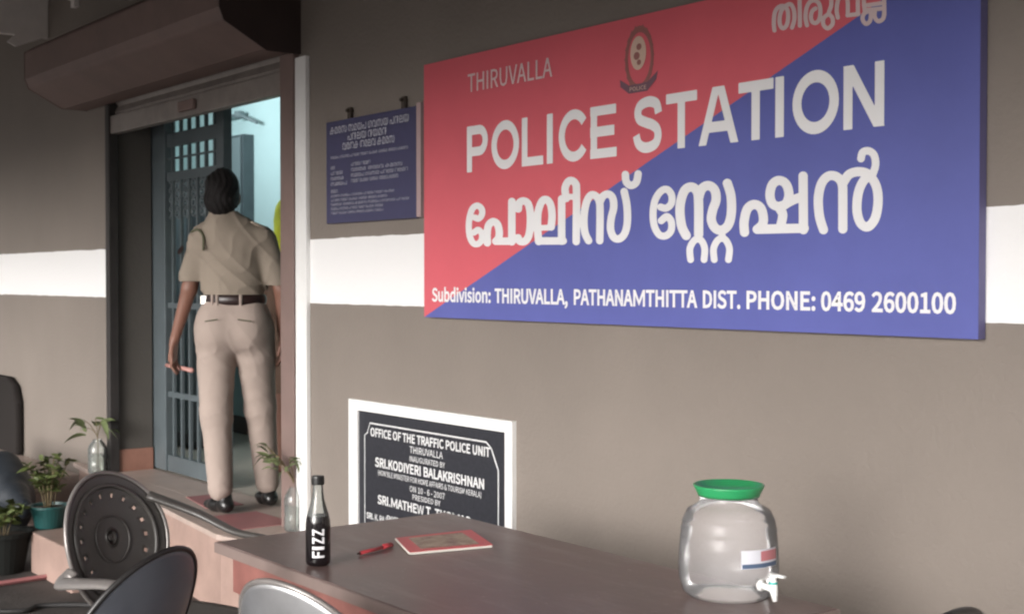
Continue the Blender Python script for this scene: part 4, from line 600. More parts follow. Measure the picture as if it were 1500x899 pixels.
# punched sheet between the bars at shoulder height
g = MB()
for py in (269, 283, 297, 311):
    for i in range(nb + 1):
        x = xs0 + (i + 0.05) * (xs1 - xs0) / nb
        pts = [(x + 0.026 * math.cos(t * math.pi / 6), gy + 0.004, gz(py) + 0.022 * math.sin(t * math.pi / 6)) for t in range(12)]
        g = MB(); g.tube(pts, 0.009, 5, closed=True); g.build('ring_ornament', M['gate'], GT, smooth=True)
g = MB(); g.tube([(gx(252), gy - 0.035, gz(537)), (gx(262), gy - 0.04, gz(537)), (gx(290), gy - 0.035, gz(540))], 0.012, 8); g.build('latch', M['pinkrod'], GT, smooth=True)

# dark steel cabinet in the room behind the gate
cx0, cx1 = onY(215, 300, 0.75).x, onY(278, 300, 0.75).x
CB = wthing('steel_cabinet', 'dark steel cabinet in the room behind the grille gate', 'cabinet', (cx0, 0.9, 0.35))
ctop = onY(290, 256, 0.75).z
g = MB(); g.box((cx0 - 0.35, 0.75, 0.40), (cx1, 0.98, ctop)); g.build('body', M['cabinet'], CB, bevel=0.006)
g = MB(); g.box((cx0 - 0.33, 0.735, 0.45), ((cx0 + cx1) / 2 - 0.18, 0.75, ctop - 0.04)); g.build('door', M['cabinet'], CB, bevel=0.003)
g = MB(); g.box(((cx0 + cx1) / 2 - 0.17, 0.735, 0.45), (cx1 - 0.02, 0.75, ctop - 0.04)); g.build('door', M['gate'], CB, bevel=0.003)
g = MB(); g.box((cx0 - 0.3, 0.8, 0.35), (cx1 - 0.05, 0.95, 0.40)); g.build('plinth', M['cabinet'], CB)

# bracket on the inner wall
q0 = onY(336, 175, 1.41); q1 = onY(386, 180, 1.41)
g = MB(); g.tube([(q0.x, 1.36, q0.z), ((q0.x + q1.x) / 2, 1.35, q0.z + 0.005), (q1.x, 1.36, q1.z)], 0.012, 8)
g.lathe([(0.0, -0.03), (0.035, -0.02), (0.035, 0.025), (0.0, 0.03)], ((q0.x + q1.x) / 2, 1.36, q0.z), 14)
g.tube([((q0.x + q1.x) / 2, 1.36, q0.z), ((q0.x + q1.x) / 2, 1.42, q0.z)], 0.015, 8)
tag(g.build('curtain_bracket', M['pipe'], smooth=True), 'thin grey bracket high on the bright inner room wall', 'bracket')

# lit tube lamp in the room (the room is lit in the photograph)
LT = wthing('tube_light', 'white tube light on the inner wall lighting the room behind the doorway', 'lamp', (-7.9, 0.28, 2.62))
g = MB(); g.box((-8.5, 0.232, 2.60), (-7.3, 0.262, 2.66)); g.build('housing', M['white_paint'], LT)
em = bpy.data.materials.new('tube_glow'); em.use_nodes = True; eb = em.node_tree.nodes['Principled BSDF']
eb.inputs['Emission Color'].default_value = (0.75, 0.95, 1, 1); eb.inputs['Emission Strength'].default_value = 6
g = MB(); g.tube([(-8.48, 0.285, 2.63), (-7.32, 0.285, 2.63)], 0.016, 12); g.build('tube', em, LT, smooth=True)
al = bpy.data.lights.new('tube_lamp', 'AREA'); al.shape = 'RECTANGLE'; al.size = 1.2; al.size_y = 0.08; al.energy = 6.5; al.color = (0.80, 0.96, 1.0)
ao = bpy.data.objects.new('tube_lamp', al); C.objects.link(ao); ao.parent = LT; ao.location = (0.0, 0.03, 0.01); ao.rotation_euler = (rad(62), 0, 0)

# ================================================================== POLICE STATION SIGN
SG = wthing('police_sign', 'large red and blue POLICE STATION sign board in English and Malayalam', 'sign', (-2.93, -0.03, 1.29))
SX0, SX1, SZ0, SZ1, SY = -4.072, -1.778, 1.292, 2.211, -0.032
g = MB(); g.box((SX0, SY + 0.001, SZ0), (SX1, -0.004, SZ1)); g.build('backing_board', M['edge'], SG)
dx = SX0 + (SX1 - SX0) * 0.995
g = MB(); g.add([(SX0, SY, SZ0), (-1.81, SY, SZ1), (SX0, SY, SZ1)], [(0, 1, 2)]); g.build('red_field', M['signred'], SG)
g = MB(); g.add([(SX0, SY, SZ0), (SX1, SY, SZ0), (SX1, SY, SZ1), (-1.81, SY, SZ1)], [(0, 1, 2, 3)]); g.build('blue_field', M['signblue'], SG)
def sx(px, py=250): return onY(px, py, SY).x
TY = SY - 0.0012
g = MB(); put_text(g, 'THIRUVALLA', -3.795, -3.328, 2.080, 2.143, TY, -0.004); g.build('place_lettering', M['signdim'], SG)
g = MB()
for s_, xa, xb, bo in (('Subdivision:', 633, 719, 0.012), ('THIRUVALLA,', 725, 832, 0.018), ('PATHANAMTHITTA', 841, 1022, 0.02), ('DIST.', 1030, 1085, 0.02),
                   ('PHONE:', 1094, 1195, 0.02), ('0469', 1203, 1268, 0.02), ('2600100', 1277, 1401, 0.02)):
    g = MB(); put_text(g, s_, sx(xa, 440), sx(xb, 440), 1.349, 1.399, TY, bo); g.build('address_lettering', M['signwhite'], SG)

# Malayalam lettering: pen strokes (surveyed on the board) swept with a round pen and contoured to one clean mesh
def smooth_poly(p, n=6):
    if len(p) < 3: return p
    q = [p[0]] + list(p) + [p[-1]]; out = []
    for i in range(1, len(q) - 2):
        p0, p1, p2, p3 = [np.array(v, float) for v in q[i - 1:i + 3]]
        for k in range(n):
            t = k / n; out.append(0.5 * ((2 * p1) + (-p0 + p2) * t + (2 * p0 - 5 * p1 + 4 * p2 - p3) * t * t + (-p0 + 3 * p1 - 3 * p2 + p3) * t ** 3))
    out.append(np.array(p[-1], float)); return out
def stroke_mesh(mb, strokes, mapf, h, clip=None):
    """strokes: (points, radius, smooth?)"""
    segs = []
    for pts, r, sm in strokes:
        pp = smooth_poly(pts) if sm else [np.array(v, float) for v in pts]
        for a, b in zip(pp[:-1], pp[1:]):
            if np.linalg.norm(b - a) > 1e-4: segs.append((a, b, r))
    butt = clip is not None
    mn = np.min([np.minimum(a, b) - r for a, b, r in segs], 0) - 2 * h; mx = np.max([np.maximum(a, b) + r for a, b, r in segs], 0) + 2 * h
    n = np.ceil((mx - mn) / h).astype(int) + 1
    X, Y = np.meshgrid(mn[0] + np.arange(n[0]) * h, mn[1] + np.arange(n[1]) * h, indexing='ij'); F = np.full(X.shape, 99.0)
    for a, b, r in segs:
        l = np.minimum(a, b) - r - 3 * h; u = np.maximum(a, b) + r + 3 * h
        i0 = np.clip(((l - mn) / h).astype(int), 0, n); i1 = np.clip(np.ceil((u - mn) / h).astype(int) + 1, 0, n)
        P = np.stack([X[i0[0]:i1[0], i0[1]:i1[1]], Y[i0[0]:i1[0], i0[1]:i1[1]]], -1); ba = b - a; L2 = max((ba ** 2).sum(), 1e-9)
        t = np.clip(((P - a) @ ba) / L2, 0, 1); d = np.linalg.norm(P - a - t[..., None] * ba, axis=-1) - r
        if butt:
            e = ba / math.sqrt(L2); u_ = (P - (a + b) / 2) @ e; v_ = (P - (a + b) / 2) @ np.array([-e[1], e[0]]); d = np.maximum(abs(u_) - math.sqrt(L2) / 2 - 0.012, abs(v_) - r)
        F[i0[0]:i1[0], i0[1]:i1[1]] = np.minimum(F[i0[0]:i1[0], i0[1]:i1[1]], d)
    if butt: F = np.maximum(F, np.maximum(clip[0] - Y, Y - clip[1]))
    cache = {}; vs = []; fs = []
    def vid(key, pt):
        if key not in cache: cache[key] = len(vs); vs.append(mapf(pt[0], pt[1]))
        return cache[key]
    for i in range(n[0] - 1):
        col = F[i:i + 2]
        js = np.nonzero((col[0, :-1] < 0) | (col[0, 1:] < 0) | (col[1, :-1] < 0) | (col[1, 1:] < 0))[0]
        for j in js:
            cs = [(i, j), (i + 1, j), (i + 1, j + 1), (i, j + 1)]; fv = [F[c] for c in cs]; poly = []
            for k in range(4):
                a, b = cs[k], cs[(k + 1) % 4]; fa, fb = fv[k], fv[(k + 1) % 4]
                if fa < 0: poly.append(vid(('c', a), (X[a], Y[a])))
                if (fa < 0) != (fb < 0):
                    t = fa / (fa - fb); key = ('e',) + tuple(sorted((a, b)))
                    poly.append(vid(key, (X[a] + (X[b] - X[a]) * t, Y[a] + (Y[b] - Y[a]) * t)))
            if len(poly) >= 3: fs.append(tuple(poly))
    mb.add(vs, fs)
def arc(cx_, cy_, rx, ry, a, b, n=20): return [(cx_ + rx * math.cos(rad(a + (b - a) * i / n)), cy_ + ry * math.sin(rad(a + (b - a) * i / n))) for i in range(n + 1)]
BIG = {  # advance, width, strokes in cap-height units
 'P': (0.93, 0.80, [[(.1, 0), (.1, 1)], [(.1, .9), (.48, .9)] + arc(.48, .67, .22, .23, 90, -90, 14) + [(.1, .44)]]),
 'O': (1.09, 1.0, [arc(.5, .5, .4, .415, 0, 360, 36)]),
 'L': (0.853, 0.72, [[(.1, 0), (.1, 1)], [(.1, .085), (.72, .085)]]),
 'I': (0.388, 0.2, [[(.1, 0), (.1, 1)]]),
 'C': (1.008, 0.93, [arc(.49, .5, .39, .415, 38, 322, 30)]),
 'E': (0.93, 0.77, [[(.1, 0), (.1, 1)], [(0, .915), (.75, .915)], [(0, .51), (.70, .51)], [(0, .085), (.77, .085)]]),
 'S': (0.93, 0.80, [smooth_poly([(.71, .70), (.66, .85), (.52, .912), (.36, .915), (.19, .86), (.13, .74), (.18, .62), (.36, .545), (.52, .495), (.66, .41), (.70, .28), (.64, .15), (.48, .088), (.30, .09), (.15, .17), (.09, .32)], 5)]),
 'T': (0.853, 0.80, [[(0, .915), (.80, .915)], [(.4, 0), (.4, 1)]]),
 'A': (1.008, 1.0, [[(.065, -.1), (.485, 1.1)], [(.935, -.1), (.515, 1.1)], [(.25, .305), (.75, .305)]]),
 'N': (1.008, 0.82, [[(.095, 0), (.095, 1)], [(.725, 0), (.725, 1)], [(.06, 1.06), (.76, -.06)]])}
def big_word(word, x0, x1, z0, z1, y, name):
    tot = sum(BIG[c][0] for c in word[:-1]) + BIG[word[-1]][1]; k = (x1 - x0) / tot; x = 0; g = MB()
    for c in word:
        adv, w_, st = BIG[c]
        stroke_mesh(g, [(q, 0.098 if c not in 'AN' else 0.092, False) for q in st], lambda u, v, x=x: (x0 + (x + u) * k, y, z0 + v * (z1 - z0)), 0.0143, clip=(-0.02, 1.02) if c in 'OCS' else (0, 1))
        x += adv
    g.build(name, M['signwhite'], SG)
big_word('POLICE', -3.800, -3.020, 1.802, 1.962, TY, 'heading_lettering'); big_word('STATION', sx(928, 220), -2.041, 1.805, 1.965, TY, 'heading_lettering')
def S2(l, ox, oy, s, r, off=(0, 0)):
    return [([(ox + (x + off[0]) / s, oy + (y + off[1]) / s) for x, y in pts], rr if rr else r, sm) for pts, rr, sm in l]
T, N_ = True, False
w1 = S2([
 ([(158, 436), (182, 442), (203, 415), (200, 378), (172, 358), (142, 378), (124, 430), (118, 490), (124, 555), (146, 600), (176, 606), (200, 580), (202, 540), (178, 515), (152, 532)], 4.6, T),
 ([(238, 598), (236, 540), (246, 485), (274, 462), (302, 478), (314, 520), (312, 560), (296, 588)], None, T),
 ([(292, 588), (398, 588)], None, N_), ([(396, 332), (396, 592)], None, N_),
 ([(438, 380), (444, 342), (470, 328), (500, 345), (514, 400), (516, 470), (506, 550), (480, 588), (448, 588), (436, 566)], None, T),
 ([(570, 590), (562, 500), (566, 400), (590, 332), (620, 320), (646, 352), (656, 420), (650, 496)], None, T),
 ([(566, 502), (652, 500)], 4.2, N_), ([(568, 586), (728, 586)], None, N_), ([(718, 315), (718, 588)], None, N_),
 ([(748, 312), (740, 250), (756, 208), (780, 196), (806, 215), (814, 270), (812, 590)], None, T), ([(742, 300), (800, 302)], 4.4, N_),
 ([(892, 584), (868, 530), (862, 440), (876, 345), (905, 292), (938, 296), (962, 335), (966, 420), (964, 584)], None, T),
 ([(964, 340), (985, 298), (1020, 284), (1048, 310), (1054, 370), (1038, 440), (1034, 510), (1054, 562), (1090, 572), (1124, 540), (1142, 470), (1140, 360), (1122, 268)], None, T),
 ([(1130, 158), (1136, 205), (1166, 228), (1200, 208), (1212, 154)], None, T)], 660, 220, 4.4118, 5.5)
w2 = S2([
 ([(142, 350), (172, 356), (200, 330), (202, 285), (178, 254), (145, 262), (112, 310), (100, 380), (106, 450), (132, 500), (168, 508), (198, 480), (200, 430), (176, 402), (145, 425)], 5.2, T),
 ([(282, 506), (256, 450), (248, 350), (270, 265), (308, 240), (342, 265), (350, 330), (350, 500)], None, T),
 ([(350, 300), (368, 250), (404, 232), (438, 256), (446, 310), (428, 365), (420, 420), (442, 466), (480, 476), (514, 446), (530, 380), (528, 290), (508, 220)], None, T),
 ([(306, 638), (302, 580), (322, 538), (346, 524), (370, 540), (384, 580), (380, 638)], 5.0, T), ([(348, 490), (347, 526)], 5.0, N_),
 ([(436, 638), (432, 580), (452, 536), (480, 520), (504, 538), (520, 580), (514, 638)], 5.0, T), ([(478, 475), (480, 522)], 5.0, N_),
 ([(602, 488), (600, 430), (618, 360), (656, 336), (692, 356), (706, 410), (700, 445), (676, 470)], None, T),
 ([(672, 472), (930, 466)], None, N_), ([(924, 180), (926, 474)], None, N_),
 ([(795, 350), (756, 332), (742, 282), (756, 226), (792, 204), (830, 224), (846, 280), (830, 332), (795, 350), (812, 390), (804, 440), (796, 462)], None, T),
 ([(826, 334), (868, 312), (920, 292)], None, T),
 ([(1036, 474), (1014, 400), (1008, 300), (1026, 220), (1064, 180), (1108, 184), (1138, 222), (1142, 300), (1142, 470)], None, T),
 ([(1142, 222), (1176, 172), (1230, 156), (1284, 172), (1326, 236), (1336, 320), (1320, 410), (1280, 458), (1240, 438), (1220, 370), (1226, 280), (1250, 215), (1284, 176)], None, T),
 ([(1304, 176), (1322, 120), (1314, 66), (1284, 42), (1252, 50), (1242, 84)], 5.6, T)], 930, 210, 3.75, 6.8)
w3 = S2([
 ([(175, 322), (168, 240), (178, 140), (210, 85), (260, 65), (305, 95), (318, 170), (305, 260), (265, 300), (232, 260), (230, 180), (252, 108), (298, 60), (345, 50), (378, 110), (382, 210), (358, 292)], None, T),
 ([(440, 272), (440, 130), (438, 0), (448, -70), (500, -95), (560, -60)], None, T),
 ([(515, 268), (500, 190), (510, 90), (545, 25), (595, 8), (640, 40), (655, 110), (645, 200), (610, 243), (572, 232), (556, 180), (570, 120), (604, 92)], None, T),
 ([(768, -40), (768, 60), (745, 140), (780, 190), (782, 255), (732, 300), (688, 262), (690, 195), (738, 150)], None, T),
 ([(838, 188), (826, 120), (832, 40), (852, -20), (900, -60), (938, 0), (942, 160)], None, T), ([(938, 164), (1052, 150)], None, N_), ([(1046, -60), (1048, 152)], None, N_),
 ([(1108, -60), (1112, 60), (1122, 112)], None, T), ([(1118, 112), (1316, 90)], None, N_), ([(1150, 58), (1290, 38)], None, N_), ([(1322, -60), (1324, 160)], None, N_),
 ([(1180, 118), (1118, 140), (1096, 200), (1130, 252), (1172, 226), (1184, 165), (1180, 118)], None, T), ([(1226, 108), (1224, 180), (1262, 226), (1312, 196), (1324, 130)], None, T)], 1110, 0, 7.143, 3.1)
def mapP(px, py): p = onY(px, py, TY); return (p.x, p.y, p.z)
g = MB(); stroke_mesh(g, w1, mapP, 0.8); stroke_mesh(g, w2, mapP, 0.8); g.build('malayalam_heading', M['signwhite'], SG)
g = MB(); stroke_mesh(g, w3, mapP, 0.7); g.build('malayalam_place_name', M['signdim'], SG)
# police crest: wreath, cream oval with a small shell figure, ribbon
ce = onY(935, 80, TY)
def ring_disc(mb, cx_, cz_, rx, rz_, y, n=36, inner=0):
    vs = [(cx_ + rx * math.cos(2 * math.pi * k / n), y, cz_ + rz_ * math.sin(2 * math.pi * k / n)) for k in range(n)]
    if not inner: mb.add(vs, [tuple(range(n))]); return
    vs += [(cx_ + rx * inner * math.cos(2 * math.pi * k / n), y, cz_ + rz_ * inner * math.sin(2 * math.pi * k / n)) for k in range(n)]
    mb.add(vs, [(k, (k + 1) % n, n + (k + 1) % n, n + k) for k in range(n)])
CR = MB()
ring_disc(CR, ce.x + 0.004, ce.z - 0.012, 0.062, 0.096, TY, inner=0.80)
CR.m = 1; ring_disc(CR, ce.x, ce.z + 0.004, 0.034, 0.05, TY - 0.0006)
CR.m = 0
for dz, r_ in ((0.022, 0.011), (-0.004, 0.013), (-0.024, 0.009)): ring_disc(CR, ce.x + (0.004 if r_ < .012 else -0.006), ce.z + dz, r_, r_ * 0.9, TY - 0.0012)
for k in range(18):
    an = rad(-70 + k * 18.0) if k < 9 else rad(250 - (k - 9) * 18.0)
    x_ = ce.x + 0.004 + 0.058 * math.cos(an); z_ = ce.z - 0.012 + 0.09 * math.sin(an)
    CR.add([(x_, TY - 0.0006, z_ - 0.012), (x_ + 0.007, TY - 0.0006, z_), (x_, TY - 0.0006, z_ + 0.012), (x_ - 0.007, TY - 0.0006, z_)], [(0, 1, 2, 3)])
CR.m = 2
pts = [(ce.x - 0.078, ce.z - 0.088), (ce.x - 0.04, ce.z - 0.112), (ce.x + 0.04, ce.z - 0.112), (ce.x + 0.078, ce.z - 0.082), (ce.x + 0.085, ce.z - 0.058), (ce.x + 0.04, ce.z - 0.086), (ce.x - 0.04, ce.z - 0.088), (ce.x - 0.08, ce.z - 0.066)]
CR.add([(x_, TY - 0.0009, z_) for x_, z_ in pts], [(0, 1, 6, 7), (1, 2, 5, 6), (2, 3, 4, 5)])
CR.m = 1
put_text(CR, 'POLICE', ce.x - 0.036, ce.x + 0.036, ce.z - 0.106, ce.z - 0.094, TY - 0.0014, 0.0)
CR.build('crest', [M['crest1'], M['crest2'], M['crest3']], SG)

# ================================================================== BLUE NOTICE BOARD
NB = wthing('notice_board', 'small dark blue metal notice with faint white script, hung left of the large sign', 'notice', (-4.45, -0.02, 1.65))
nx0, nx1, nz0, nz1 = -4.81, -4.14, 1.657, 2.071
g = MB(); g.box((nx0, -0.022, nz0), (nx1, -0.008, nz1)); g.build('panel', M['notice'], NB, bevel=0.002)
for px in (512, 591):
    hx = onY(px, 165, -0.015).x
    g = MB(); g.box((hx - 0.012, -0.018, nz1 - 0.005), (hx + 0.012, -0.006, nz1 + 0.045)); g.tube([(hx, -0.03, nz1 + 0.032), (hx, 0.0, nz1 + 0.032)], 0.007, 8); g.build('hook', M['hook'], NB)
g = MB(); Y_ = -0.0232
def nl(s_, u0, u1, v, hgt, bo=0.0):
    put_text(g, s_, nx0 + u0 * (nx1 - nx0), nx0 + u1 * (nx1 - nx0), nz1 - v * (nz1 - nz0) - hgt / 2, nz1 - v * (nz1 - nz0) + hgt / 2, Y_, bo)
MLW = ['കമരസ', 'പനലയ', 'വരതക', 'സമയപ', 'നയമന', 'തരലവ', 'ഗവസയ', 'മപലക']
def mlw(n, k=0): return ' '.join(MLW[(k + i * 3) % 8] for i in range(n))
nl(mlw(4, 0), .05, .93, .10, .020, .01); nl(mlw(2, 1), .26, .70, .185, .020, .01); nl(mlw(3, 2), .2, .78, .27, .020, .01)
nl(mlw(8, 3), .06, .92, .36, .008)
for i, (a, b, c, d) in enumerate(((.06, .11, .30, .52), (.06, .2, .30, .86), (.06, .22, .30, .92), (.06, .25, .30, .82))):
    v = .46 + i * .053; nl(mlw(1, i), a, b, v, .010); nl(mlw(2 + i, i + 1), c, d, v - .012, .010)
nl(mlw(1, 5), .06, .14, .69, .010)
for i, b in enumerate((.78, .70, .93, .66, .66)): nl(mlw(6, i), .06, b, .735 + i * .042, .007)
g.build('lettering', M['noticetext'], NB)
# pale strip between the notice and the sign
g = MB(); g.box((-4.128, -0.028, 1.66), (-4.100, -0.002, 2.08)); tag(g.build('wooden_batten', M['batten']), 'narrow pale upright batten between the blue notice and the red sign', 'batten')

# ================================================================== BLACK GRANITE PLAQUE
PL = wthing('inauguration_plaque', 'black granite inauguration plaque with engraved white text in a white frame', 'plaque', (-4.1, -0.01, 0.2))
fx0, fx1, fz1, fz0 = -4.642, -3.560, 0.951, 0.16
ix0 = onY(526, 640, -0.01).x; ix1 = onY(742, 660, -0.01).x; iz1 = onY(525, 600, -0.01).z; iz0 = 0.22
g = MB()
g.box((fx0, -0.018, fz0), (ix0, 0.0, fz1)); g.box((ix1, -0.018, fz0), (fx1, 0.0, fz1)); g.box((ix0, -0.018, iz1), (ix1, 0.0, fz1)); g.box((ix0, -0.018, fz0), (ix1, 0.0, iz0))
g.build('frame', M['white_paint'], PL)
g = MB(); g.box((ix0, -0.010, iz0), (ix1, 0.0, iz1)); g.build('slab', M['granite'], PL)
def zi(px, py): return onY(px, py, -0.0115).z
def xi(px): return onY(px, 680, -0.0115).x
CX, CY, CS = 500, 580, 4.496
def pl(s_, a, b, ya, yb, bo=0.0, at_a=True):
    """a,b = left/right crop px; ya,yb = top/bottom of the letters at the left end"""
    pa = CX + a / CS; zt = onY(pa, CY + ya / CS, -0.0115).z; zb = onY(pa, CY + yb / CS, -0.0115).z
    g = MB(); put_text(g, s_, onY(pa, 680, -0.0115).x, onY(CX + b / CS, 680, -0.0115).x, zb, zt, -0.0115, bo); g.build('engraved_line', M['engrave'], PL)
g = MB()
pl('OFFICE OF THE TRAFFIC POLICE UNIT', 192, 980, 205, 262, .01)
pl('THIRUVALLA', 450, 668, 328, 372, .008)
pl('INAUGURATED BY', 450, 682, 392, 428, .006)
pl('SRI.KODIYERI BALAKRISHNAN', 222, 940, 400, 462, .025)
pl("(HON'BLE MINISTER FOR HOME AFFAIRS & TOURISM KERALA)", 240, 922, 484, 518, .004)
pl('ON 10 - 6 - 2007', 450, 680, 588, 626, .008)
pl('PRESIDED BY', 468, 652, 645, 680, .008)
pl('SRI.MATHEW T. THOMAS', 238, 850, 646, 706, .025)
pl('SRI. K. RAJU (MLA)', 165, 400, 760, 800, .01)
zb = onY(CX + 560 / CS, CY + 850 / CS, -0.0115).z
g = MB(); put_text(g, "DISTRICT POLICE CHIEF", xi(CX + 300 / CS), xi(CX + 800 / CS), zb - 0.02, zb, -0.0115, .01)
g.build('engraved_line', M['engrave'], PL)
bx0, bx1, bz1 = ix0 + 0.045, ix1 - 0.045, iz1 - 0.045; ch = 0.04
bp_ = [(bx0, 0.27), (bx0, bz1 - ch - 0.01), (bx0 + 0.02, bz1 - ch), (bx0 + ch, bz1), (bx1 - ch - 0.03, bz1), (bx1 - ch, bz1 - 0.02), (bx1 - 0.012, bz1 - ch - 0.03), (bx1, bz1 - ch - 0.05), (bx1, 0.27)]
g = MB(); g.tube([(x, -0.0112, z) for x, z in bp_] , 0.0032, 5, flat=0.4, up=(0, 1, 0), closed=True); g.build('border_line', M['engrave'], PL)

# ================================================================== METER BOX top left
q = onY(71, 57, 0.0)
MBX = wthing('projecting_board', 'pale grey board with a flaking lower edge projecting from the wall at the top left', 'board', (q.x - 0.4, -0.4, q.z))
g = MB(); g.box((q.x - 0.03, -1.0, q.z), (q.x, 0.0, 3.21)); g.build('panel', M['meter'], MBX, bevel=0.004)
g = MB(); X_ = q.x + 0.004
g.prism([(-0.02, q.z + 0.005), (-0.20, q.z - 0.07), (-0.25, q.z - 0.045), (-0.20, q.z + 0.005)], 'x', X_ - 0.012, X_)
g.build('lip', M['meter'], MBX)
g = MB(); g.prism([(-0.36, q.z + 0.004), (-0.62, q.z - 0.08), (-0.86, q.z - 0.09), (-0.88, q.z - 0.05), (-0.6, q.z - 0.035), (-0.42, q.z + 0.01)], 'x', X_ - 0.012, X_); g.build('lip', M['meter'], MBX)
q = onY(109, 6, -0.02)
g = MB(); g.box((q.x - 0.035, -0.03, q.z - 0.02), (q.x + 0.03, -0.002, q.z + 0.22)); g.tube([(q.x, -0.03, q.z + 0.06), (q.x, -0.05, q.z + 0.02)], 0.012, 6); tag(g.build('cable_clip', M['meter']), 'small pale cable clip on the wall above the shutter hood', 'clip')

# ================================================================== TABLE
TB = wthing('table', 'long dark brown laminate table standing against the station wall', 'table', (-2.4, -0.9, 0))
tx0, tx1, ty0, ty1 = -3.207, -1.765, -1.262, -0.535
g = MB(); g.box((tx0 + 0.004, ty0 + 0.004, 0.728), (tx1 - 0.004, ty1 - 0.004, 0.75)); g.build('tabletop', M['laminate'], TB, bevel=0.0025)
g = MB()
for a, b in (((tx0, ty0, 0.722), (tx1, ty0 + 0.0035, 0.7475)), ((tx0, ty1 - 0.0035, 0.722), (tx1, ty1, 0.7475)), ((tx0, ty0 + 0.0035, 0.722), (tx0 + 0.0035, ty1 - 0.0035, 0.7475)), ((tx1 - 0.0035, ty0 + 0.0035, 0.722), (tx1, ty1 - 0.0035, 0.7475))): g.box(a, b)
g.build('edge_strip', M['tedge'], TB)
g = MB(); e = 0.035
for a, b in (((tx0 + e, ty0 + e, 0.62), (tx1 - e, ty0 + e + 0.02, 0.727)), ((tx0 + e, ty1 - e - 0.02, 0.62), (tx1 - e, ty1 - e, 0.727)), ((tx0 + e, ty0 + e + 0.02, 0.62), (tx0 + e + 0.02, ty1 - e - 0.02, 0.727)), ((tx1 - e - 0.02, ty0 + e + 0.02, 0.62), (tx1 - e, ty1 - e - 0.02, 0.727))): g.box(a, b)
g.build('apron', M['apron'], TB, bevel=0.002)
for x in (tx0 + 0.065, tx1 - 0.115):
    for y in (ty0 + 0.065, ty1 - 0.115):
        g = MB(); g.box((x, y, 0.0), (x + 0.05, y + 0.05, 0.727)); g.build('leg', M['legwood'], TB, bevel=0.004)

# ================================================================== WATER JAR
jc = onZ(1067, 871, 0.75)
J = thing('water_jar', 'clear plastic water dispenser jar with green lid standing on the table', 'water jar', (jc.x, jc.y, 0.751))
g = MB()
prof = [(0.0, 0.004), (0.06, 0.003), (0.085, 0.0), (0.098, 0.012), (0.106, 0.04), (0.1075, 0.07), (0.106, 0.11), (0.1035, 0.142), (0.1015, 0.147), (0.1035, 0.152), (0.1025, 0.158), (0.0995, 0.164), (0.1005, 0.171), (0.097, 0.180), (0.089, 0.198), (0.074, 0.207), (0.066, 0.212), (0.062, 0.218), (0.062, 0.236)]
g.lathe([(r, z * 0.935) for r, z in prof], n=56); g.build('jar_body', M['jar'], J, smooth=True, local=True)
g = MB(); g.lathe([(r, z - 0.0155) for r, z in [(0.0, 0.238), (0.055, 0.238), (0.0625, 0.232), (0.066, 0.23), (0.068, 0.236), (0.0755, 0.250), (0.076, 0.254), (0.072, 0.2545), (0.064, 0.244), (0.0, 0.242)]], n=48); g.build('lid', M['lid'], J, smooth=True, local=True)
vd = math.atan2(CAMP.y - jc.y, CAMP.x - jc.x)
def band(z0, z1, a0, a1, r, m, name, par):
    g = MB(); g.lathe([(r, z0), (r - 0.0003, (z0 + z1) / 2), (r - 0.001, z1)], n=14, a0=vd + a0, a1=vd + a1); return g.build(name, m, par, smooth=True, local=True)
# label and its printed colours
lb = band(0.078, 0.116, rad(14), rad(66), 0.1082, M['labelwhite'], 'label', J)
g = MB(); g.lathe([(0.1088, 0.092), (0.1082, 0.113)], n=10, a0=vd + rad(38), a1=vd + rad(65)); g.build('label_print', M['labelred'], lb, local=True)
g = MB(); g.lathe([(0.1092, 0.079), (0.1088, 0.088)], n=10, a0=vd + rad(15), a1=vd + rad(65)); g.build('label_print', M['labelblue'], lb, local=True)
ta = vd + rad(40); tdx = Vector((math.cos(ta), math.sin(ta), 0))
g = MB(); o_ = tdx * 0.10; z_ = 0.042
g.tube([o_ + Vector((0, 0, z_)), o_ + tdx * 0.008 + Vector((0, 0, z_))], 0.013, 16)
g.tube([o_ + Vector((0, 0, z_)), o_ + tdx * 0.045 + Vector((0, 0, z_ - 0.002))], 0.007, 12)
g.tube([o_ + tdx * 0.042 + Vector((0, 0, z_ + 0.016)), o_ + tdx * 0.044 + Vector((0, 0, z_ - 0.005)), o_ + tdx * 0.048 + Vector((0, 0, z_ - 0.026))], [0.008, 0.0085, 0.005], 14)
tp = g.build('tap', M['tap'], J, smooth=True, local=True)
sdv = Vector((-tdx.y, tdx.x, 0))
g = MB(); c0 = o_ + tdx * 0.042 + Vector((0, 0, z_ + 0.028)); g.tube([c0 - tdx * 0.008, c0 + tdx * 0.03 + sdv * .004], [0.009, 0.006], 10, flat=0.45); g.tube([c0 - Vector((0, 0, 0.014)), c0], 0.007, 10); g.build('tap_lever', M['tap'], tp, smooth=True, local=True)
g = MB(); g.lathe([(0.0088, 0.009), (0.0092, 0.011), (0.0085, 0.014)], (o_.x + tdx.x * 0.042, o_.y + tdx.y * 0.042, z_), 14); g.build('tap_ring', M['teal'], tp, local=True)

